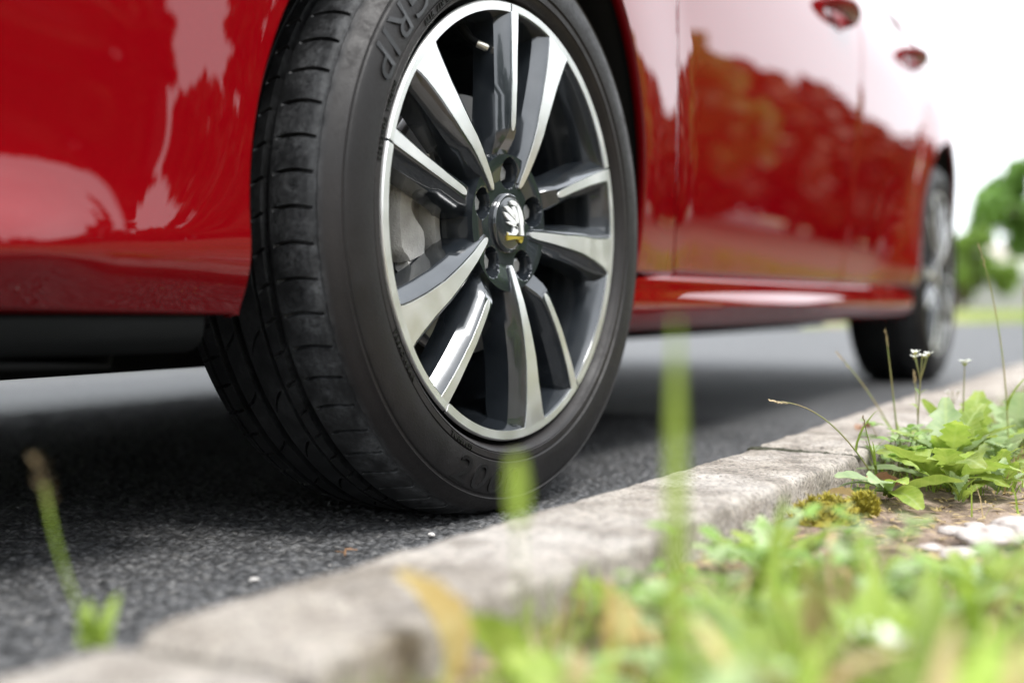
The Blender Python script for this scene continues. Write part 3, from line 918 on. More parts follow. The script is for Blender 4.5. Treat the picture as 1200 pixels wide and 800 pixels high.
    letters('sidewall_small_print', '225/45 R17  91W', R(118), .2535, .0058, 1.1, 0, .0011, 1.1)
    letters('sidewall_small_print', 'RADIAL TUBELESS', R(152), .2535, .0054, 1.2, 0, .0011, 1.1)
    letters('sidewall_small_print', 'TREADWEAR', R(206), .2535, .0054, 1.2, 0, .0011, 1.1)
    letters('sidewall_small_print', 'TUBELESS', R(238), .2535, .0054, 1.2, 0, .0011, 1.1)
    return w
def copy_tree(o, parent=None):
    c = o.copy(); C.objects.link(c)
    if parent is not None: c.parent = parent
    for ch in list(o.children): copy_tree(ch, c)
    return c
w0 = make_wheel(); w0.parent = car
places = [((0, 0, RT), -3.46), ((WB, .0, RT), 0), ((0, W2, RT), 180 - 3.46), ((WB, W2, RT), 180)]
for i, (l, a) in enumerate(places):
    w = w0 if i == 0 else copy_tree(w0)
    turn = R(27) if i in (1, 3) else 0       # the rear wheels stopped at another angle
    w.parent = car; w.location = l; w.rotation_euler = (0, turn, R(a))
    for ch in w.children:
        if ch.name.startswith('tyre'): ch.rotation_euler = (0, -turn, 0)

# brakes and suspension behind the front and rear wheel
def brakes(cx, steer):
    M = Matrix.Translation((cx, 0, RT)) @ Matrix.Rotation(R(steer), 4, 'Z')
    T = lambda mb: [setattr(mb, 'V', [tuple(M @ Vector(v)) for v in mb.V]), mb][1]
    d = MB().grid(ring([(.065, .052), (.078, .053), (.079, .0615), (.1415, .0615), (.142, .064), (.142, .067), (.136, .069), (.136, .077), (.142, .079), (.142, .0845), (.06, .0845)], 120), close_c=True)
    T(d).build('brake_disc', M_DISC, car, recalc=True).data.set_sharp_from_angle(angle=R(30))
    hb = MB().grid(ring([(.01, .032), (.068, .032), (.070, .05), (.066, .10), (.045, .16), (.01, .16)], 60), close_c=True)
    T(hb).build('wheel_hub', M_BLACK, car, recalc=True)
    cal = MB()
    # body of the caliper: an arc-shaped block with a finger window
    for (a0, a1, r0, r1, ya, yb) in ((158, 198, .108, .157, .040, .115), (161, 194, .098, .118, .046, .060)):
        secs = []
        for i in range(19):
            f = i / 18; a = R(a0 + (a1 - a0) * f); e = .10 * (1 - smooth01(min(f, 1 - f) / .16))
            ra, rb = r0 + e * .04, r1 - e * .1
            notch = .022 * smooth01(1 - abs(f - .42) / .34) if r0 > .1 else 0
            ra2 = ra + notch
            pr = [(ra2 + .004, ya), (rb - .007, ya + .001), (rb - .001, ya + .008), (rb, ya + .02), (rb, yb), (ra, yb), (ra, ya + .016), (ra2, ya + .005)]
            secs.append([(r * math.cos(a), y, r * math.sin(a)) for r, y in pr])
        if r0 > .1: cal.loft(secs)
    c1 = T(cal).build('brake_caliper', M_CAST, car, recalc=True); c1.data.set_sharp_from_angle(angle=R(40))
    br = MB(); secs = []
    for i in range(15):
        a = R(166 + 46 * i / 14)
        secs.append([(r * math.cos(a), y, r * math.sin(a)) for r, y in ((.078, .044), (.088, .043), (.091, .047), (.091, .062), (.078, .062))])
    br.loft(secs)
    T(br).build('caliper_bracket', M_CAST, car, recalc=True).data.set_sharp_from_angle(angle=R(40))
    for a in (153, 203.5):
        gp = MB()
        c_ = Vector((.128 * math.cos(R(a)), .05, .128 * math.sin(R(a))))
        gp.tube([c_ + Vector((-.018, 0, .003)), c_ + Vector((.022, 0, -.002))], .0085, 10); gp.box(c_ + Vector((.0, .02, -.012)), (.03, .04, .012)); gp.tube([c_ + Vector((.012, -.006, -.008)), c_ + Vector((.012, -.006, .008))], .004, 8)
        T(gp).build('slide_pin', M_CAST, car, recalc=True).data.set_sharp_from_angle(angle=R(40))
    st = MB()
    st.tube([(.03, .11, .02), (.05, .20, .24), (.06, .24, .42)], .028, 14); st.tube([(0, .12, -.06), (.05, .38, -.08)], .022, 10); st.tube([(0, .1, 0), (.0, .42, 0)], .02, 10)
    T(st).build('suspension_strut', M_BLACK, car)
brakes(0, -3.46); brakes(WB, 0)

# ------------------------------------------------------------------ plants of the verge
def leaf_mesh(name, kind, seg=12, curl=.35, fold=.25, seed=0):
    """a unit leaf lying along +X, rising then drooping: length 1"""
    rn = random.Random(seed); V = []; F = []
    xs = [i / seg for i in range(seg + 1)]
    for i, t in enumerate(xs):
        if kind == 'dandelion':
            w = .17 * (math.sin(PI * min(1, t ** 1.25 * .94 + .03)) ** .8) + .012
            w *= (1.12 if i % 2 else .72) if .12 < t < .86 else 1
        elif kind == 'spoon':
            w = .16 * math.sin(PI * min(1, t ** 1.7 * .93 + .02)) ** .75 + .015
        elif kind == 'blade':
            w = .022 * (1 - t ** 2.2) ** .8 + .001
        else:
            w = .30 * math.sin(PI * min(1, t * .92 + .03)) ** .7
            if i % 2: w *= .84
        z = curl * (t - 1.25 * t * t) + .01 * rn.uniform(-1, 1)
        ys = (-1, -.5, 0, .5, 1)
        for s in ys:
            V.append((t + (.03 if (kind == 'dandelion' and abs(s) == 1 and i % 2) else 0) * -1, s * w * (1 + rn.uniform(-.08, .08)), z + fold * abs(s) * w + .012 * rn.uniform(-1, 1) * (kind != 'blade')))
    F = grid_faces(seg + 1, 5)
    me = bpy.data.meshes.new(name); me.from_pydata(V, [], F); me.update()
    me.polygons.foreach_set('use_smooth', [True] * len(me.polygons))
    return me
def variant(me, m):
    c = me.copy(); c.materials.clear(); c.materials.append(m); return c
DAND = [variant(leaf_mesh('dandelion_leaf', 'dandelion', 14, c, .25, k), M_LEAF if k % 3 else M_LEAF2) for k, c in enumerate((.2, .35, .5, .3, .12, .42))]
SPOON = [variant(leaf_mesh('spoon_leaf', 'spoon', 12, c, .3, k), M_LEAF if k % 2 else M_LEAF2) for k, c in enumerate((.25, .4, .55, .15))]
OVAL = [variant(leaf_mesh('oval_leaf', 'oval', 8, c, .2, k), M_CLOVER if k % 3 else M_LEAF2) for k, c in enumerate((.2, .1, .3))]
DRYB = [variant(leaf_mesh('dry_grass_leaf', 'blade', 12, c, .4, 9 + k), M_DRY) for k, c in enumerate((.3, .9))]
BLADE = [variant(leaf_mesh('grass_leaf', 'blade', 12, c, .4, k), M_BLADE) for k, c in enumerate((.10, .35, .7))]

def child(parent, name, me, loc, direction_az, pitch, length, roll=0., wide=1.):
    o = bpy.data.objects.new(name, me); C.objects.link(o); o.parent = parent
    o.location = loc
    o.rotation_euler = (roll, -pitch, direction_az)
    o.scale = (length, length * wide, length)
    return o

def rosette(loc, n, length, meshes, label, name='dandelion', cat='dandelion', pitch=(.15, .75), group=None, seed=0, az=None, wide=1.):
    rn = random.Random(seed); t = empty(name, loc); tag(t, label, cat, group)
    for k in range(n):
        a = (2 * PI * k / n + rn.uniform(-.3, .3)) if az is None else rn.uniform(*az)
        p = rn.uniform(*pitch); L = length * rn.uniform(.65, 1.1)
        child(t, 'leaf', rn.choice(meshes), (rn.uniform(-.004, .004), rn.uniform(-.004, .004), .002 + .003 * rn.random()), a, p, L, rn.uniform(-.4, .4), wide * rn.uniform(.8, 1.2))
    return t

def clover(loc, n, size, label, name='clover_plant', cat='clover', seed=0, h=(.012, .04), spread=.05):
    rn = random.Random(seed); t = empty(name, loc); tag(t, label, cat)
    st = MB()
    for k in range(n):
        a = rn.uniform(0, 2 * PI); d = spread * math.sqrt(rn.random()); hh = rn.uniform(*h)
        tip = Vector((d * math.cos(a), d * math.sin(a), hh))
        st.tube([(0, 0, 0), tip * .6 + Vector((0, 0, -.2 * hh)), tip], .0006, 4)
        b0 = rn.uniform(0, 2 * PI)
        for q in range(3):
            child(t, 'leaflet', rn.choice(OVAL), tip, b0 + q * 2.09, rn.uniform(-.1, .5), size * rn.uniform(.7, 1.2), rn.uniform(-.3, .3))
    st.build('stems', M_STEM, t)
    return t

def soilz(x, y): return soil_h(x, y)
def gz(x, y): return (x, y, soil_h(x, y))

# in focus beside the kerb joint
rosette(gz(.175, -.425), 13, .105, DAND, 'broad dandelion rosette with long lime leaves on bare soil by the kerb joint', pitch=(.10, .65), seed=3)
rosette(gz(.10, -.375), 7, .085, SPOON, 'flat rosette with smooth spoon leaves leaning towards the kerb corner', 'plantain', 'plantain', (.05, .45), seed=5, az=(1.2, 4.4))
rosette(gz(.30, -.405), 11, .085, DAND, 'smaller dandelion rosette behind the broad one with upright leaves', seed=8, pitch=(.3, .95))
rosette(gz(.40, -.44), 10, .09, DAND, 'pale dandelion rosette at the right of the kerb plants', seed=11, pitch=(.2, .8))
rosette(gz(.265, -.405), 9, .095, DAND, 'upright dandelion standing tallest in the clump by the kerb joint', seed=23, pitch=(.55, 1.2))
rosette(gz(.42, -.41), 9, .10, DAND, 'upright dandelion right of the daisy stem', seed=27, pitch=(.5, 1.2))
clover(gz(.235, -.350), 15, .017, 'green serrated weed touching the kerb end just past the joint', 'leafy_weed', 'weed', 4, (.02, .055), .045)
clover(gz(.33, -.345), 24, .016, 'low clover clump against the kerb under the white flowers', seed=9, h=(.015, .055), spread=.06)
clover(gz(.46, -.375), 20, .015, 'clover mat behind the daisy stem', seed=12, spread=.07)
clover(gz(.60, -.39), 20, .016, 'spreading clover farther along the kerb under the tall seed stem', seed=14, spread=.08)
clover(gz(.80, -.39), 22, .017, 'far clover clump where the kerb leaves the picture', seed=16, spread=.09)
rosette(gz(.55, -.44), 10, .10, DAND, 'dandelion rosette at the foot of the tall seed stem', seed=21, pitch=(.3, 1.0))

for k, (x, y, n, L, lab) in enumerate([(.255, -.385, 10, .040, 'small toothed weed between the broad rosette and the kerb'), (.21, -.47, 9, .045, 'small toothed weed at the right foot of the broad rosette'), (.36, -.385, 11, .045, 'upright toothed weed at the foot of the white flower cluster'),
        (.48, -.405, 11, .05, 'toothed weed under the daisy'), (.12, -.44, 8, .035, 'tiny toothed weed left of the broad rosette'), (.30, -.46, 10, .05, 'toothed weed near the pale rosette at the right')]):
    rosette(gz(x, y), n, L, DAND, lab, 'leafy_weed', 'weed', (.4, 1.2), seed=300 + k)
# moss cushion, dry leaves, pale stones
def moss(loc, r, label, seed):
    rn = random.Random(seed); mb = MB()
    for k in range(260):
        a = rn.uniform(0, 2 * PI); d = r * math.sqrt(rn.random()); h = .020 * math.sqrt(max(0, 1 - (d / r) ** 2)) * rn.uniform(.5, 1.1)
        c = Vector((d * math.cos(a) * 1.25, d * math.sin(a) * .9, h))
        for q in range(6):
            b = rn.uniform(0, 2 * PI); u = Vector((math.cos(b), math.sin(b), rn.uniform(.3, 1.3))) * .0055; w = Vector((-math.sin(b), math.cos(b), 0)) * .0011
            i = len(mb.V); mb.V += [tuple(c - w), tuple(c + w), tuple(c + u)]; mb.F.append((i, i + 1, i + 2))
    base = [[(r * f * 1.25 * math.cos(t), r * f * .9 * math.sin(t), .017 * math.sqrt(max(0, 1 - f * f)) + .001) for t in [2 * PI * k / 24 for k in range(24)]] for f in (.02, .3, .6, .85, 1)]
    mb.grid(base, close_c=True)
    o = mb.build('moss_cushion', M_MOSS, smooth=False); o.location = loc
    tag(o, label, 'moss'); return o
moss(gz(-.055, -.350), .034, 'bright yellow moss cushion at the foot of the kerb', 1)
moss(gz(.0, -.372), .016, 'tiny mustard moss tuft on brown litter beside the bigger cushion', 2)

def dryleaf(loc, rz, L, label, m=None, pitch=.2, seed=0, name='dry_leaf', roll=.3, wide=1.):
    me = variant(leaf_mesh('dry_leaf', 'oval', 10, .55, .5, 40 + seed), m or M_BROWN)
    o = bpy.data.objects.new(name, me); C.objects.link(o); o.location = loc; o.rotation_euler = (roll, -pitch, rz); o.scale = (L, L * wide, L)
    tag(o, label, 'leaf'); return o
dryleaf((.125, -.372, .040), 2.5, .036, 'curled russet leaf caught under the rosette near the kerb corner', seed=1)
dryleaf((.09, -.395, .040), .6, .036, 'brown dead leaf flat on the soil under lime leaves', seed=2, pitch=.05)
dryleaf((.02, -.365, .034), 1.9, .038, 'crumpled tan leaf between moss and kerb face', M_DRY, .3, 3)
dryleaf((-.676, -.320, .034), 1.15, .064, 'yellow upright leaf leaning on the near kerb stone', M_YELLOW, 1.15, 4, roll=1.2, wide=2.0)
dryleaf((-.60, -.375, .035), .2, .055, 'orange tinted leaf lying among the nearest grass', M_YELLOW, .7, 5, roll=1.1, wide=2.0)
dryleaf((-.655, -.352, .034), 2.0, .050, 'broad green leaf standing beside the yellow upright leaf', M_LEAF, 1.0, 7, roll=1.0, wide=1.1)
dryleaf((.47, -.275, .062), 2.9, .035, 'small russet leaf on top of the kerb beyond the joint', M_BROWN, .1, 6)

def stone(loc, r, label, m, name='pale_stone', cat='stone', flat=.4, seed=0):
    bm = bmesh.new(); bmesh.ops.create_icosphere(bm, subdivisions=3, radius=1)
    for v in bm.verts:
        d = 1 + .28 * mnoise.noise(v.co * 1.4 + Vector((seed * 3.1, 0, 0))) + .07 * mnoise.noise(v.co * 5)
        v.co = Vector((v.co.x * d * r, v.co.y * d * r * .75, v.co.z * d * r * flat))
    me = bpy.data.meshes.new(name); bm.to_mesh(me); bm.free()
    o = link(name, me, m); o.location = loc; o.rotation_euler = (0, 0, seed * 1.3); tag(o, label, cat); return o
for k, (x, y, r, lab) in enumerate([(-.105, -.498, .033, 'largest flat white stone on the soil right of the rosette'), (-.055, -.462, .016, 'small white stone between the flat stone and the rosette'),
                                    (-.16, -.482, .018, 'rounded pale stone at the left end of the flat white stone'), (-.04, -.515, .028, 'pale stone behind the largest flat white stone'), (-.125, -.455, .011, 'small pale pebble nearest the yellow moss'), (-.02, -.475, .012, 'small pale pebble under the broad rosette'), (-.085, -.53, .018, 'pale stone at the right end of the flat white stone')]):
    stone((x, y, soil_h(x, y) + r * .18), r, lab, M_PALE, flat=.3, seed=k)

# stems: flowers, seed heads, tall grass
def stem_curve(a, b, sag=(0, 0, 0), n=9):
    a, b, s = Vector(a), Vector(b), Vector(sag)
    return [a.lerp(b, k / n) + s * (4 * (k / n) * (1 - k / n)) for k in range(n + 1)]
def flower_stem(a, b, label, petals=9, size=.006, heads=1, sag=(0, 0, 0), cat='flower', name='white_flower', leaves=0, seed=0):
    rn = random.Random(seed); t = empty(name, a); tag(t, label, cat); b = Vector(b) - Vector(a)
    pts = stem_curve((0, 0, 0), b, sag)
    MB().tube(pts, [.0011 - .0005 * k / 9 for k in range(10)], 6).build('stem', M_STEM, t)
    for h in range(heads):
        o = b + (Vector((rn.uniform(-.011, .011), rn.uniform(-.011, .011), rn.uniform(-.006, .004))) if heads > 1 else Vector((0, 0, 0)))
        if heads > 1: MB().tube([pts[7], pts[7].lerp(o, .6), o], .0005, 5).build('stalk', M_STEM, t)
        pm = MB()
        for q in range(petals):
            an = 2 * PI * q / petals + rn.uniform(-.2, .2); u = Vector((math.cos(an), math.sin(an), .55)); w = Vector((-math.sin(an), math.cos(an), 0))
            i = len(pm.V); L = size * rn.uniform(.8, 1.1)
            pm.V += [tuple(o + u * L * .2 - w * L * .12), tuple(o + u * L * .7 - w * L * .25), tuple(o + u * L), tuple(o + u * L * .7 + w * L * .25), tuple(o + u * L * .2 + w * L * .12)]
            pm.F.append((i, i + 1, i + 2, i + 3, i + 4))
        pm.build('petals', M_PETAL, t, smooth=False)
        MB().loft([[tuple(o + Vector((rr * size * math.cos(c), rr * size * math.sin(c), z * size))) for c in [2 * PI * j / 8 for j in range(8)]] for rr, z in ((.12, -.3), (.30, -.1), (.30, .1), (.15, .2))]).build('flower_centre', M_YELLOW, t)
    for k in range(leaves):
        f = rn.uniform(.2, .85); p = pts[int(f * 9)]
        child(t, 'leaf', rn.choice(SPOON), p, rn.uniform(0, 6.3), rn.uniform(.4, 1.1), rn.uniform(.012, .022))
    return t
flower_stem(gz(.297, -.364), (.306, -.369, .168), 'brown weed stem topped by a cluster of tiny white flowers', 6, .0062, 6, leaves=6, seed=2, name='white_flowered_weed')
flower_stem(gz(.379, -.403), (.381, -.405, .154), 'single white daisy on a straight thin stem', 12, .0095, 1, name='daisy', seed=4)
flower_stem((-.63, -.522, .03), (-.634, -.521, .074), 'blurred white daisy low in the nearest grass', 12, .014, 1, name='daisy', seed=5)
flower_stem(gz(.50, -.375), (.505, -.372, .112), 'yellow headed bud on a short stem near the daisy', 6, .004, 2, name='yellow_bud', seed=6)

def tall_grass(a, b, label, sag=(0, 0, 0), head=.018, width=.0009, blades=2, seed=0, name='tall_grass', hm=None):
    rn = random.Random(seed); t = empty(name, a); tag(t, label, 'grass stem'); bb = Vector(b) - Vector(a)
    pts = stem_curve((0, 0, 0), bb, sag, 12)
    MB().tube(pts, [width * (1 - .5 * k / 12) for k in range(13)], 6).build('stem', M_STEM if blades < 3 else M_BLADE, t)
    d = (pts[-1] - pts[-2]).normalized(); hb = MB()
    for k in range(18):
        f = k / 17; p = bb + d * (head * (f - .5)); u = (d * 1.2 + Vector((rn.uniform(-1, 1), rn.uniform(-1, 1), rn.uniform(-1, 1))) * .5).normalized() * .005
        w = u.orthogonal().normalized() * .0009
        i = len(hb.V); hb.V += [tuple(p), tuple(p + u * .5 + w), tuple(p + u), tuple(p + u * .5 - w)]; hb.F.append((i, i + 1, i + 2, i + 3))
    hb.build('seed_head', hm or M_SEED, t, smooth=False)
    for k in range(blades):
        child(t, 'leaf', rn.choice(BLADE), pts[rn.randint(0, 4)], rn.uniform(0, 6.3), rn.uniform(.8, 1.3), rn.uniform(.03, .07), 0, 1.6)
    return t
tall_grass(gz(.41, -.452), (.395, -.422, .280), 'tallest seed stem rising against the road at the right edge', (.012, -.006, .01), .03, .0011, 2, 1)
tall_grass(gz(.176, -.350), (.080, -.269, .124), 'thin stem arching left over the kerb joint', (.0, .0, .022), .022, .0010, 1, 2)
tall_grass((.433, -.33, .03), (.412, -.255, .152), 'pale dry stem slanting left across the kerb top', (0, 0, .008), .026, .0012, 0, 3, hm=M_DRY)
tall_grass(gz(.341, -.340), (.336, -.323, .182), 'upright green stem left of the white flower cluster', (.003, 0, 0), .02, .0013, 2, 4)
tall_grass(gz(.36, -.36), (.357, -.352, .135), 'short brown stem close beside the white flower cluster', (.002, 0, 0), .016, .0010, 0, 5)
tall_grass(gz(.52, -.465), (.55, -.452, .235), 'green stem leaning out of the right edge of the picture', (-.012, 0, .0), .02, .0014, 3, 6)
tall_grass(gz(.17, -.352), (.155, -.338, .098), 'short leafy shoot standing just behind the kerb joint', (0, 0, 0), .012, .001, 3, 7)

# blades standing close to the camera
def tall_blade(a, b, w, label, sag=(0, 0, 0), m=None, group=None, tip=False):
    pts = stem_curve(a, b, sag, 28); mb = MB(); rows = []
    side = Vector((.47, -.88, 0))
    for k, p in enumerate(pts):
        f = k / 28; ww = w * (1 - f ** 3) ** .7 * (.75 + .25 * min(1, f * 3)) + .0002
        if tip: ww = w * (.05 if f < .80 else math.sin(PI * (f - .77) / .25) ** .5) + .0002
        rows.append([p - side * ww, p + Vector((.3, .15, 0)) * ww * .8, p + side * ww])
    o = mb.grid(rows).build('tall_grass_blade', m or M_BLADE)
    tag(o, label, 'grass blade', group); return o
tall_blade(gz(-.742, -.468), (-.740, -.465, .2215), .0040, 'tallest blurred green blade standing upright between camera and kerb', (.004, .002, 0))
tall_blade((-.752, -.408, .03), (-.752, -.402, .165), .0036, 'short blurred blade tip in front of the tyre bottom', (.0, .0, 0), tip=True)
tall_blade(gz(-.52, -.455), (-.50, -.44, .118), .0050, 'leaning blade amid the nearest leaves', (0, .01, .0))
tall_blade(gz(-.60, -.52), (-.575, -.50, .115), .0045, 'lime blade bent towards the camera near the right corner', (0, 0, .01))

# tuft growing from the joint between the two nearest kerb stones
t = empty('kerb_grass_tuft', (-.735, -.150, .052)); tag(t, 'blurred grass tuft with a brown seed head growing from the nearest kerb joint', 'grass tuft')
MB().tube(stem_curve((0, 0, 0), (-.012, .022, .082), (-.004, 0, 0)), .0009, 6).build('stem', M_BLADE, t)
rn = random.Random(5); hb = MB()
for k in range(26):
    p = Vector((-.012, .022, .080)) + Vector((-.0025, .002, .014)) * (k / 13 - 1); u = Vector((rn.uniform(-.6, .6), rn.uniform(-.6, .6), .9)).normalized() * .008; w = u.orthogonal().normalized() * .0024
    i = len(hb.V); hb.V += [tuple(p), tuple(p + u * .5 + w), tuple(p + u), tuple(p + u * .5 - w)]; hb.F.append((i, i + 1, i + 2, i + 3))
hb.build('seed_head', M_SEED, t, smooth=False)
for k in range(7): child(t, 'leaf', rn.choice(BLADE), (rn.uniform(-.004, .004), rn.uniform(-.004, .004), 0), rn.uniform(0, 6.3), rn.uniform(.9, 1.4), rn.uniform(.016, .030), 0, 7.0)

# nearer weeds, out of focus
near = [(-.50, -.345, 9, .075, DAND, 'dandelion with one leaf lying over the kerb edge'), (-.33, -.385, 10, .085, DAND, 'blurred pale dandelion leaning on the middle of the kerb back'),
        (-.42, -.43, 11, .085, DAND, 'blurred lime dandelion in the middle of the nearest leaves'), (-.33, -.46, 9, .06, SPOON, 'blurred smooth leaved plant in front of the white stones'),
        (-.52, -.50, 11, .08, DAND, 'blurred dandelion at the bottom right corner'), (-.36, -.52, 10, .075, DAND, 'blurred dandelion right of the white daisy'),
        (-.60, -.425, 10, .075, SPOON, 'blurred spoon leaved plant at the bottom edge'), (-.235, -.36, 6, .05, DAND, 'small pale plant against the kerb left of the yellow moss'),
        (-.33, -.53, 8, .06, DAND, 'blurred dandelion below the white stones'), (-.63, -.36, 7, .05, DAND, 'small weed beside the yellow upright leaf')]
for k, (x, y, n, L, ms, lab) in enumerate(near):
    rosette(gz(x, y), n, L * .8, ms, lab, 'dandelion' if ms is DAND else 'plantain', 'dandelion' if ms is DAND else 'plantain', (.2, .9), seed=60 + k)
clover(gz(-.45, -.385), 16, .016, 'blurred clover between the nearest dandelions and the kerb', seed=31, h=(.02, .06), spread=.06)
clover(gz(-.36, -.43), 16, .016, 'blurred clover in the middle of the near verge', seed=33, h=(.02, .06), spread=.06)
clover(gz(-.42, -.50), 18, .017, 'blurred clover at the lower right among dandelions', seed=35, h=(.02, .06), spread=.07)
clover(gz(-.56, -.40), 14, .016, 'blurred clover near the orange tinted leaf', seed=37, h=(.02, .05), spread=.05)

cl_ = [(-.80, -.52, .10, 'blurred clump of broad grass closest to the camera at the bottom edge'), (-.76, -.575, .105, 'blurred lime grass clump at the bottom right corner'), (-.70, -.50, .10, 'blurred grass clump right of the tallest blade'),
       (-.68, -.56, .095, 'blurred pale grass clump near the right edge'), (-.72, -.44, .085, 'blurred grass clump at the foot of the tallest blade'), (-.62, -.53, .09, 'blurred grass clump under the white daisy'),
       (-.60, -.47, .085, 'blurred broad grass behind the tallest blade'), (-.55, -.545, .085, 'blurred grass clump at the right edge below the stones'), (-.50, -.42, .07, 'blurred grass clump close to the kerb back'), (-.44, -.47, .07, 'blurred grass clump amid dandelions')]
for k, (x, y, L, lab) in enumerate(cl_):
    rn = random.Random(200 + k); L *= .88; t = empty('grass_clump', gz(x, y)); tag(t, lab, 'grass clump')
    for q in range(17):
        if q % 3: child(t, 'leaf', rn.choice(BLADE + BLADE + DRYB if k % 2 else BLADE + DRYB), (rn.uniform(-.02, .02), rn.uniform(-.02, .02), 0), rn.uniform(0, 6.3), rn.uniform(.8, 1.45), L * rn.uniform(.6, 1.15), 0, rn.uniform(2.2, 4.5))
        else: child(t, 'leaf', rn.choice(SPOON + DAND), (rn.uniform(-.025, .025), rn.uniform(-.025, .025), 0), rn.uniform(0, 6.3), rn.uniform(.4, 1.1), L * rn.uniform(.6, 1.0), rn.uniform(-.4, .4), 1.1)

# turf between the weeds, litter on the soil
rn = random.Random(9); mb = MB(); mb2 = MB()
def blade_tri(mb, x, y, z, h, w, a, lean):
    dx, dy = math.cos(a), math.sin(a); i = len(mb.V)
    mb.V += [(x - dy * w, y + dx * w, z), (x + dy * w, y - dx * w, z), (x + dx * lean * .4 + dy * w * .7, y + dy * lean * .4 - dx * w * .7, z + h * .6), (x + dx * lean * .4 - dy * w * .7, y + dy * lean * .4 + dx * w * .7, z + h * .6), (x + dx * lean, y + dy * lean, z + h)]
    mb.F += [(i, i + 1, i + 2, i + 3), (i + 3, i + 2, i + 4)]
for k in range(5200):
    x = rn.uniform(-.95, 1.4) if k % 3 else rn.uniform(-.75, .0); y = back_y(x) - .012 - rn.random() ** 1.2 * .42
    if mnoise.noise(Vector((x * 7, y * 7, 11))) < -.02 and x < .25: continue
    if -.2 < x < .05 and y > -.56: continue
    if .0 < x < .14 and y < -.345 and y > -.46: continue
    blade_tri(mb2 if rn.random() < .22 else mb, x, y, soil_h(x, y) - .002, rn.uniform(.012, .04), rn.uniform(.0007, .0016), rn.uniform(0, 6.3), rn.uniform(.004, .022))
for k in range(9000):
    x = rn.uniform(-1.6, 3.4); y = back_y(x) - .45 - rn.random() ** 1.4 * 3.2
    blade_tri(mb2 if rn.random() < .3 else mb, x, y, .02, rn.uniform(.02, .055), .0016, rn.uniform(0, 6.3), rn.uniform(.004, .03))
for k in range(4200):
    x = rn.uniform(1.2, 6); y = back_y(x) - .02 - rn.random() ** 2 * 2.5
    s = 1 + (x - 1.2) * .35
    blade_tri(mb, x, y, .022, rn.uniform(.02, .06) * min(s, 1.6), .0014 * s, rn.uniform(0, 6.3), rn.uniform(.004, .03))
tag(mb.build('grass', M_BLADE, smooth=False), kind='stuff')
tag(mb2.build('dry_grass', M_DRY, smooth=False), kind='stuff')
fb2 = MB()
for k in range(16000):
    t_ = rn.random(); i = rn.randint(1, 7)
    (x0, y0), (x1, y1) = edge_far[i], edge_far[i + 1]; d = rn.random() ** 2.2 * 7
    x, y = x0 + (x1 - x0) * t_ + d * .5, y0 + (y1 - y0) * t_ + .05 + d
    if mnoise.noise(Vector((x * .9, y * .9, 3))) < -.12: continue
    blade_tri(fb2, x, y, .035, rn.uniform(.03, .09), .006, rn.uniform(0, 6.3), rn.uniform(.01, .06))
tag(fb2.build('far_grass', M_BLADE, smooth=False), kind='stuff')
lt = MB()
for k in range(2600):
    x = rn.uniform(-.8, 1.0); y = back_y(x) - .004 - rn.random() ** 1.5 * .3; z = soil_h(x, y) + .002; a = rn.uniform(0, 6.3); L = rn.uniform(.002, .009); w = L * rn.uniform(.12, .5)
    dx, dy = math.cos(a) * L, math.sin(a) * L; px, py = -math.sin(a) * w, math.cos(a) * w; i = len(lt.V)
    t1, t2 = rn.uniform(-.002, .003), rn.uniform(-.002, .003)
    lt.V += [(x - dx, y - dy, z + t1), (x + px, y + py, z + .001), (x + dx, y + dy, z + t2), (x - px, y - py, z + .001)]; lt.F.append((i, i + 1, i + 2, i + 3))
for k in range(420):
    x = rn.uniform(-.8, 1.2); y = kerb_edge(x) + .003 + rn.random() ** 2.5 * .10; z = .004; a = rn.uniform(0, 6.3); L = rn.uniform(.0015, .006); w = L * rn.uniform(.1, .5)
    dx, dy = math.cos(a) * L, math.sin(a) * L; px, py = -math.sin(a) * w, math.cos(a) * w; i = len(lt.V)
    lt.V += [(x - dx, y - dy, z), (x + px, y + py, z + .001), (x + dx, y + dy, z + rn.uniform(0, .002)), (x - px, y - py, z + .001)]; lt.F.append((i, i + 1, i + 2, i + 3))
tag(lt.build('leaf_litter', M_DRY, smooth=False), kind='stuff')
gr = MB()
def pebble(mb, x, y, z, r, rn):
    P = [Vector((math.cos(a) * rn.uniform(.7, 1.2), math.sin(a) * rn.uniform(.7, 1.2), 0)) * r for a in [2 * PI * q / 6 + rn.uniform(-.3, .3) for q in range(6)]]
    mb.loft([[p + Vector((x, y, z)) for p in P], [p * .9 + Vector((x, y, z + r * .5)) for p in P], [p * .4 + Vector((x, y, z + r * .8)) for p in P]])
for k in range(110):
    x = rn.uniform(-.75, .7); y = kerb_edge(x) + .004 + rn.random() ** 2 * .32
    pebble(gr, x, y, .0, rn.uniform(.0009, .0022), rn)
tag(gr.build('road_grit', M_CHIP, smooth=False), kind='stuff')
for k, (x, y, r, lab) in enumerate([(-.17, .0, .0045, 'pale flat chip on the asphalt below the tyre tread'), (-.405, .022, .0042, 'small white chip on the asphalt left of the twig'), (-.52, -.04, .005, 'rounded grey chip on the asphalt near the kerb')]):
    stone((x, y, .0035), r, lab, M_CHIP2, 'stone_chip', 'stone', .45, 20 + k)
tw_ = MB(); tw_.tube([(-.295, .012, .005), (-.283, .02, .007), (-.270, .023, .005)], .0011, 6); tw_.tube([(-.283, .02, .007), (-.276, .012, .006)], .0008, 5); tw_.tube([(-.29, .015, .006), (-.286, .028, .005)], .0007, 5)
tag(tw_.build('twig', M_BROWN), 'thin orange brown twig lying on the asphalt before the tyre', 'twig')
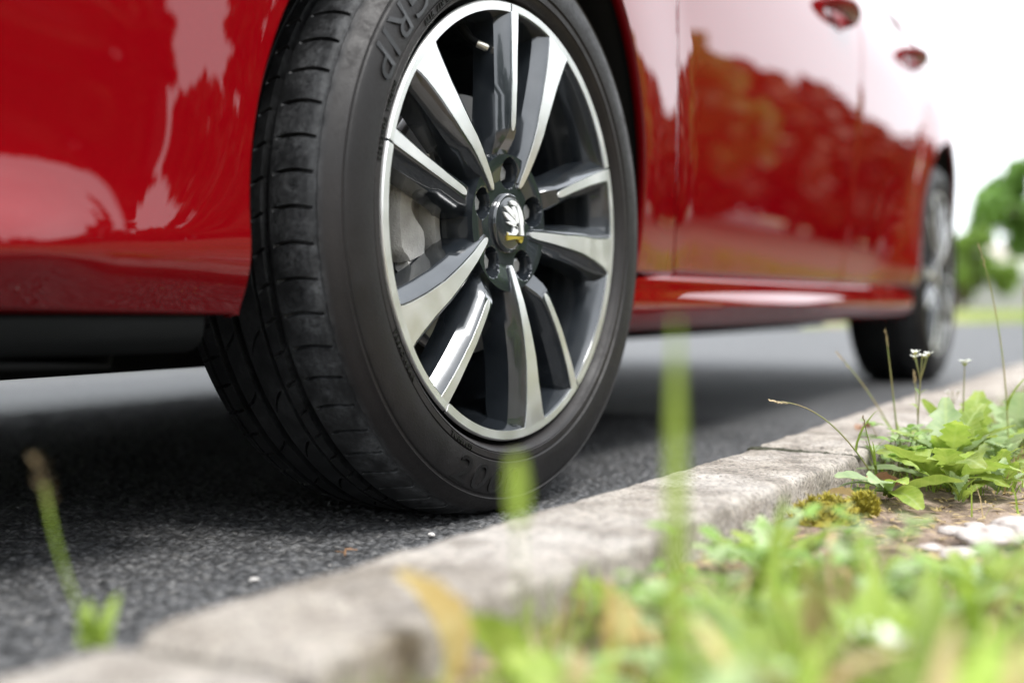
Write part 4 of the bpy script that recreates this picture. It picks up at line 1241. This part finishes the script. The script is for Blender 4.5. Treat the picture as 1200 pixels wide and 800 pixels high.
# crumbs of moss in the joint of the kerb
jm = MB()
for k in range(130):
    f = rn.random(); pebble(jm, .205 + rn.uniform(-.007, .007), kerb_edge(.205) - f * KW, .0565 - .002 * f, rn.uniform(.0030, .0056) * (1.3 - .5 * f), rn)
tag(jm.build('joint_moss', mat('dark_moss', (.035, .035, .02), .95), smooth=False), 'dark moss crumbs filling the joint between two kerb stones', 'moss')

# ------------------------------------------------------------------ trees, wall and house
def crown_mesh(name, n, rx, ry, rz, clumps, leaf, seed, needle=False):
    rn = random.Random(seed); cs = []
    for k in range(clumps):
        while True:
            v = Vector((rn.uniform(-1, 1), rn.uniform(-1, 1), rn.uniform(-1, 1)))
            if .35 < v.length < 1: break
        cs.append((Vector((v.x * rx, v.y * ry, v.z * rz)), rn.uniform(.22, .42) * min(rx, rz)))
    V = []; F = []
    for k in range(n):
        c, r = rn.choice(cs)
        d = Vector((rn.gauss(0, 1), rn.gauss(0, 1), rn.gauss(0, 1))).normalized() * r * rn.random() ** .4
        p = c + d; u = Vector((rn.gauss(0, 1), rn.gauss(0, 1), rn.gauss(0, .7))).normalized(); w = u.orthogonal().normalized()
        w = (w * math.cos(k) + u.cross(w) * math.sin(k)); L = leaf * rn.uniform(.6, 1.3); wd = L * (.16 if needle else .38)
        i = len(V); V += [tuple(p - u * L * .5), tuple(p + w * wd), tuple(p + u * L * .5), tuple(p - w * wd)]; F.append((i, i + 1, i + 2, i + 3))
    me = bpy.data.meshes.new(name); me.from_pydata(V, [], F); me.update()
    return me, cs
def tree(name, loc, trunk_h, r_trunk, cz, cr, n, clumps, leaf, m, label, cat='tree', group=None, seed=0, needle=False):
    t = empty(name, loc); tag(t, label, cat, group)
    me, cs = crown_mesh('crown', n, cr[0], cr[1], cr[2], clumps, leaf, seed, needle)
    me.materials.append(m); o = bpy.data.objects.new('crown', me); C.objects.link(o); o.parent = t; o.location = (0, 0, cz)
    mb = MB(); rn = random.Random(seed)
    top = Vector((rn.uniform(-.1, .1), rn.uniform(-.1, .1), trunk_h))
    mb.tube([(0, 0, -.1), (rn.uniform(-.04, .04), .02, trunk_h * .4), top], [r_trunk * 1.25, r_trunk, r_trunk * .5], 9)
    for c, r in cs[:9]:
        b0 = Vector((0, 0, rn.uniform(.45, .95) * trunk_h)); e = Vector((c.x, c.y, c.z + cz))
        mb.tube([b0, b0.lerp(e, .5) + Vector((0, 0, .05 * trunk_h)), e], [r_trunk * .4, r_trunk * .25, r_trunk * .08], 6)
    mb.build('trunk', M_BARK, t)
    return t
# in the picture, at the right
tree('pine_tree', (42.4, 3.1, .05), 2.9, .24, 3.35, (2.3, 2.3, 1.6), 9000, 40, .34, M_GREEN, 'round crowned green tree standing behind the road at the right edge', seed=2)
tree('shrub', (30.6, 4.15, .05), .9, .08, 1.05, (.9, 1.2, .8), 5000, 30, .20, M_LIME, 'light green bush between the rear wheel and the round tree', 'bush', seed=4)
tree('shrub', (33.5, 5.6, .05), .9, .08, 1.05, (1.1, 1.4, .85), 4000, 26, .22, M_LIME, 'light green bush half hidden behind the rear of the car', 'bush', seed=5)
M_WALLG = mat('grey_render', (.34, .34, .345), .9); bump(M_WALLG, noise(M_WALLG, 30, 5), .3, .01)
M_WALLW = mat('white_render', (.80, .80, .79), .8); M_WALLP = mat('pink_wall', (.52, .36, .31), .9); M_ROOF = mat('roof_tile', (.45, .40, .37), .85)
wl = MB().box((33.4, 4.6, .48), (.25, 4.6, .92)).box((33.4, 4.6, .97), (.34, 4.7, .07))
o = wl.build('garden_wall', M_WALLG, smooth=False); tag(o, 'low grey garden wall under the light green bush', 'wall')
h = empty('house', (58, 6.6, 0)); tag(h, 'small white house front seen under the round tree crown', 'house')
MB().box((0, 0, 1.1), (6, 3.2, 2.1)).build('wall', M_WALLW, h, smooth=False)
MB().box((0, -.0, .35), (6.2, 3.3, .75)).build('plinth', M_WALLP, h, smooth=False)
rf = MB().loft([[(-3.2, -1.9, 2.152), (3.2, -1.9, 2.152), (3.2, 1.9, 2.152), (-3.2, 1.9, 2.152)], [(-2.6, -.1, 2.75), (2.6, -.1, 2.75), (2.6, .1, 2.75), (-2.6, .1, 2.75)]]).build('roof', M_ROOF, h, smooth=False, recalc=True)
wn = MB().box((-3.03, .7, 1.5), (.06, .9, .9)).build('window', M_GLASS, h, smooth=False)
MB().box((-3.05, .7, 1.5), (.06, .06, .9)).box((-3.05, .7, 1.0), (.12, 1.0, .06)).build('frame', M_WALLW, wn, smooth=False)
hd = MB(); me_, _ = crown_mesh('hedge', 6000, .6, 2.6, .5, 40, .22, 8); me_.materials.append(M_GREEN)
o = bpy.data.objects.new('hedge', me_); C.objects.link(o); o.location = (44, 2.3, .5); tag(o, 'dark low hedge under the round tree at the right edge', 'hedge')

belt = MB()
for k, (x, y, hh, r) in enumerate([(-6, -13, 4.6, 2.6), (-11, -11, 5.2, 2.8), (13, -15, 5.0, 3.0), (18.5, -13, 4.4, 2.8), (25, -15, 5.4, 3.2), (-16, -6, 4.8, 2.6), (32, -14, 5.5, 3.2), (5.6, -24, 4.0, 3.2), (1, -26, 4.2, 3.4), (9, -25, 4.4, 3.4)]):
    me_, cs_ = crown_mesh('belt', 3000, r, r, hh * .5, 36, .46, 70 + k); b = len(belt.V)
    belt.V += [(v.co.x + x, v.co.y + y, v.co.z + hh * .52) for v in me_.vertices]; belt.F += [tuple(b + i for i in p.vertices) for p in me_.polygons]
    bpy.data.meshes.remove(me_)
tag(belt.build('tree_belt', M_PINE, smooth=False), kind='stuff')
me_, _ = crown_mesh('hedge', 16000, 9.5, .7, .85, 150, .24, 18); me_.materials.append(M_PINE)
o = bpy.data.objects.new('hedge', me_); C.objects.link(o); o.location = (5, -10.5, .85); tag(o, 'long dark hedge across the verge mirrored low in the fender', 'hedge')
tree('shrub', (2.95, -14.4, .02), 1.6, .09, 1.75, (1.25, 1.2, 1.65), 6000, 50, .30, M_PINE, 'dark shrub across the verge mirrored low between two pines in the fender', 'bush', seed=91)
me_, _ = crown_mesh('hedge', 9000, 10, .7, .8, 120, .26, 28); me_.materials.append(M_GREEN)  # unseen hedge, added to block low sky light reaching under the car
o = bpy.data.objects.new('hedge', me_); C.objects.link(o); o.location = (2, 9.5, .8); tag(o, 'unseen hedge added beyond the far verge to cut low light under the car', 'hedge')
# on the camera's side of the road, mirrored in the paint
for k, (x, y, s, m, nm, lab) in enumerate([(15, -5.6, .62, M_AUT, 'roadside_tree', 'autumn tinted tree mirrored in the front door'), (20, -5.4, .66, M_AUT, 'roadside_tree', 'russet tree mirrored near the door gap'),
        (10.5, -5.4, .70, M_GREEN, 'roadside_tree', 'green tree mirrored at the leading edge of the front door'), (26, -5.8, .7, M_AUT, 'roadside_tree', 'russet tree mirrored in the rear door'),
        (34, -6.2, .8, M_GREEN, 'roadside_tree', 'green tree mirrored by the rear handle'), (44, -6.6, .85, M_AUT, 'roadside_tree', 'farthest tree mirrored ahead of the rear wheel'), (21, -2.3, .62, M_AUT, 'roadside_tree', 'russet tree nearest the kerb mirrored behind the wheel arch'), (31, -2.6, .75, M_AUT, 'roadside_tree', 'second russet tree near the kerb mirrored behind the wheel arch')]):
    tree(nm, (x, y, .02), 2.0 * s, .13, 2.5 * s, (2.9 * s, 2.9 * s, 2.2 * s), 4200, 38, .36, m, lab, group='trees along the verge mirrored in the doors', seed=30 + k)
for k, (x, y, hh, r, lab) in enumerate([(.95, -14.6, 7.5, 1.0, 'broad dark pine mirrored at the left of the front fender'), (-.9, -15, 7, 1.3, 'dark pine mirrored at the left edge of the fender'), (1.9, -14.2, 9, .30, 'slim tall pine mirrored as a dark stripe in the fender'),
        (4.75, -14.3, 6.6, .75, 'pine mirrored beside the front wheel arch'), (6.5, -14.5, 7.4, 1.1, 'dark pine mirrored behind the arch pine'), (8.9, -14.5, 7.2, 1.3, 'broad pine mirrored lowest beside the wheel arch')]):
    tree('tall_pine', (x, y, .02), hh * .92, .17, hh * .52, (r, r, hh * .46), 6500, 60, .46, M_PINE, lab, group='pines across the verge mirrored in the fender', seed=50 + k, needle=True)
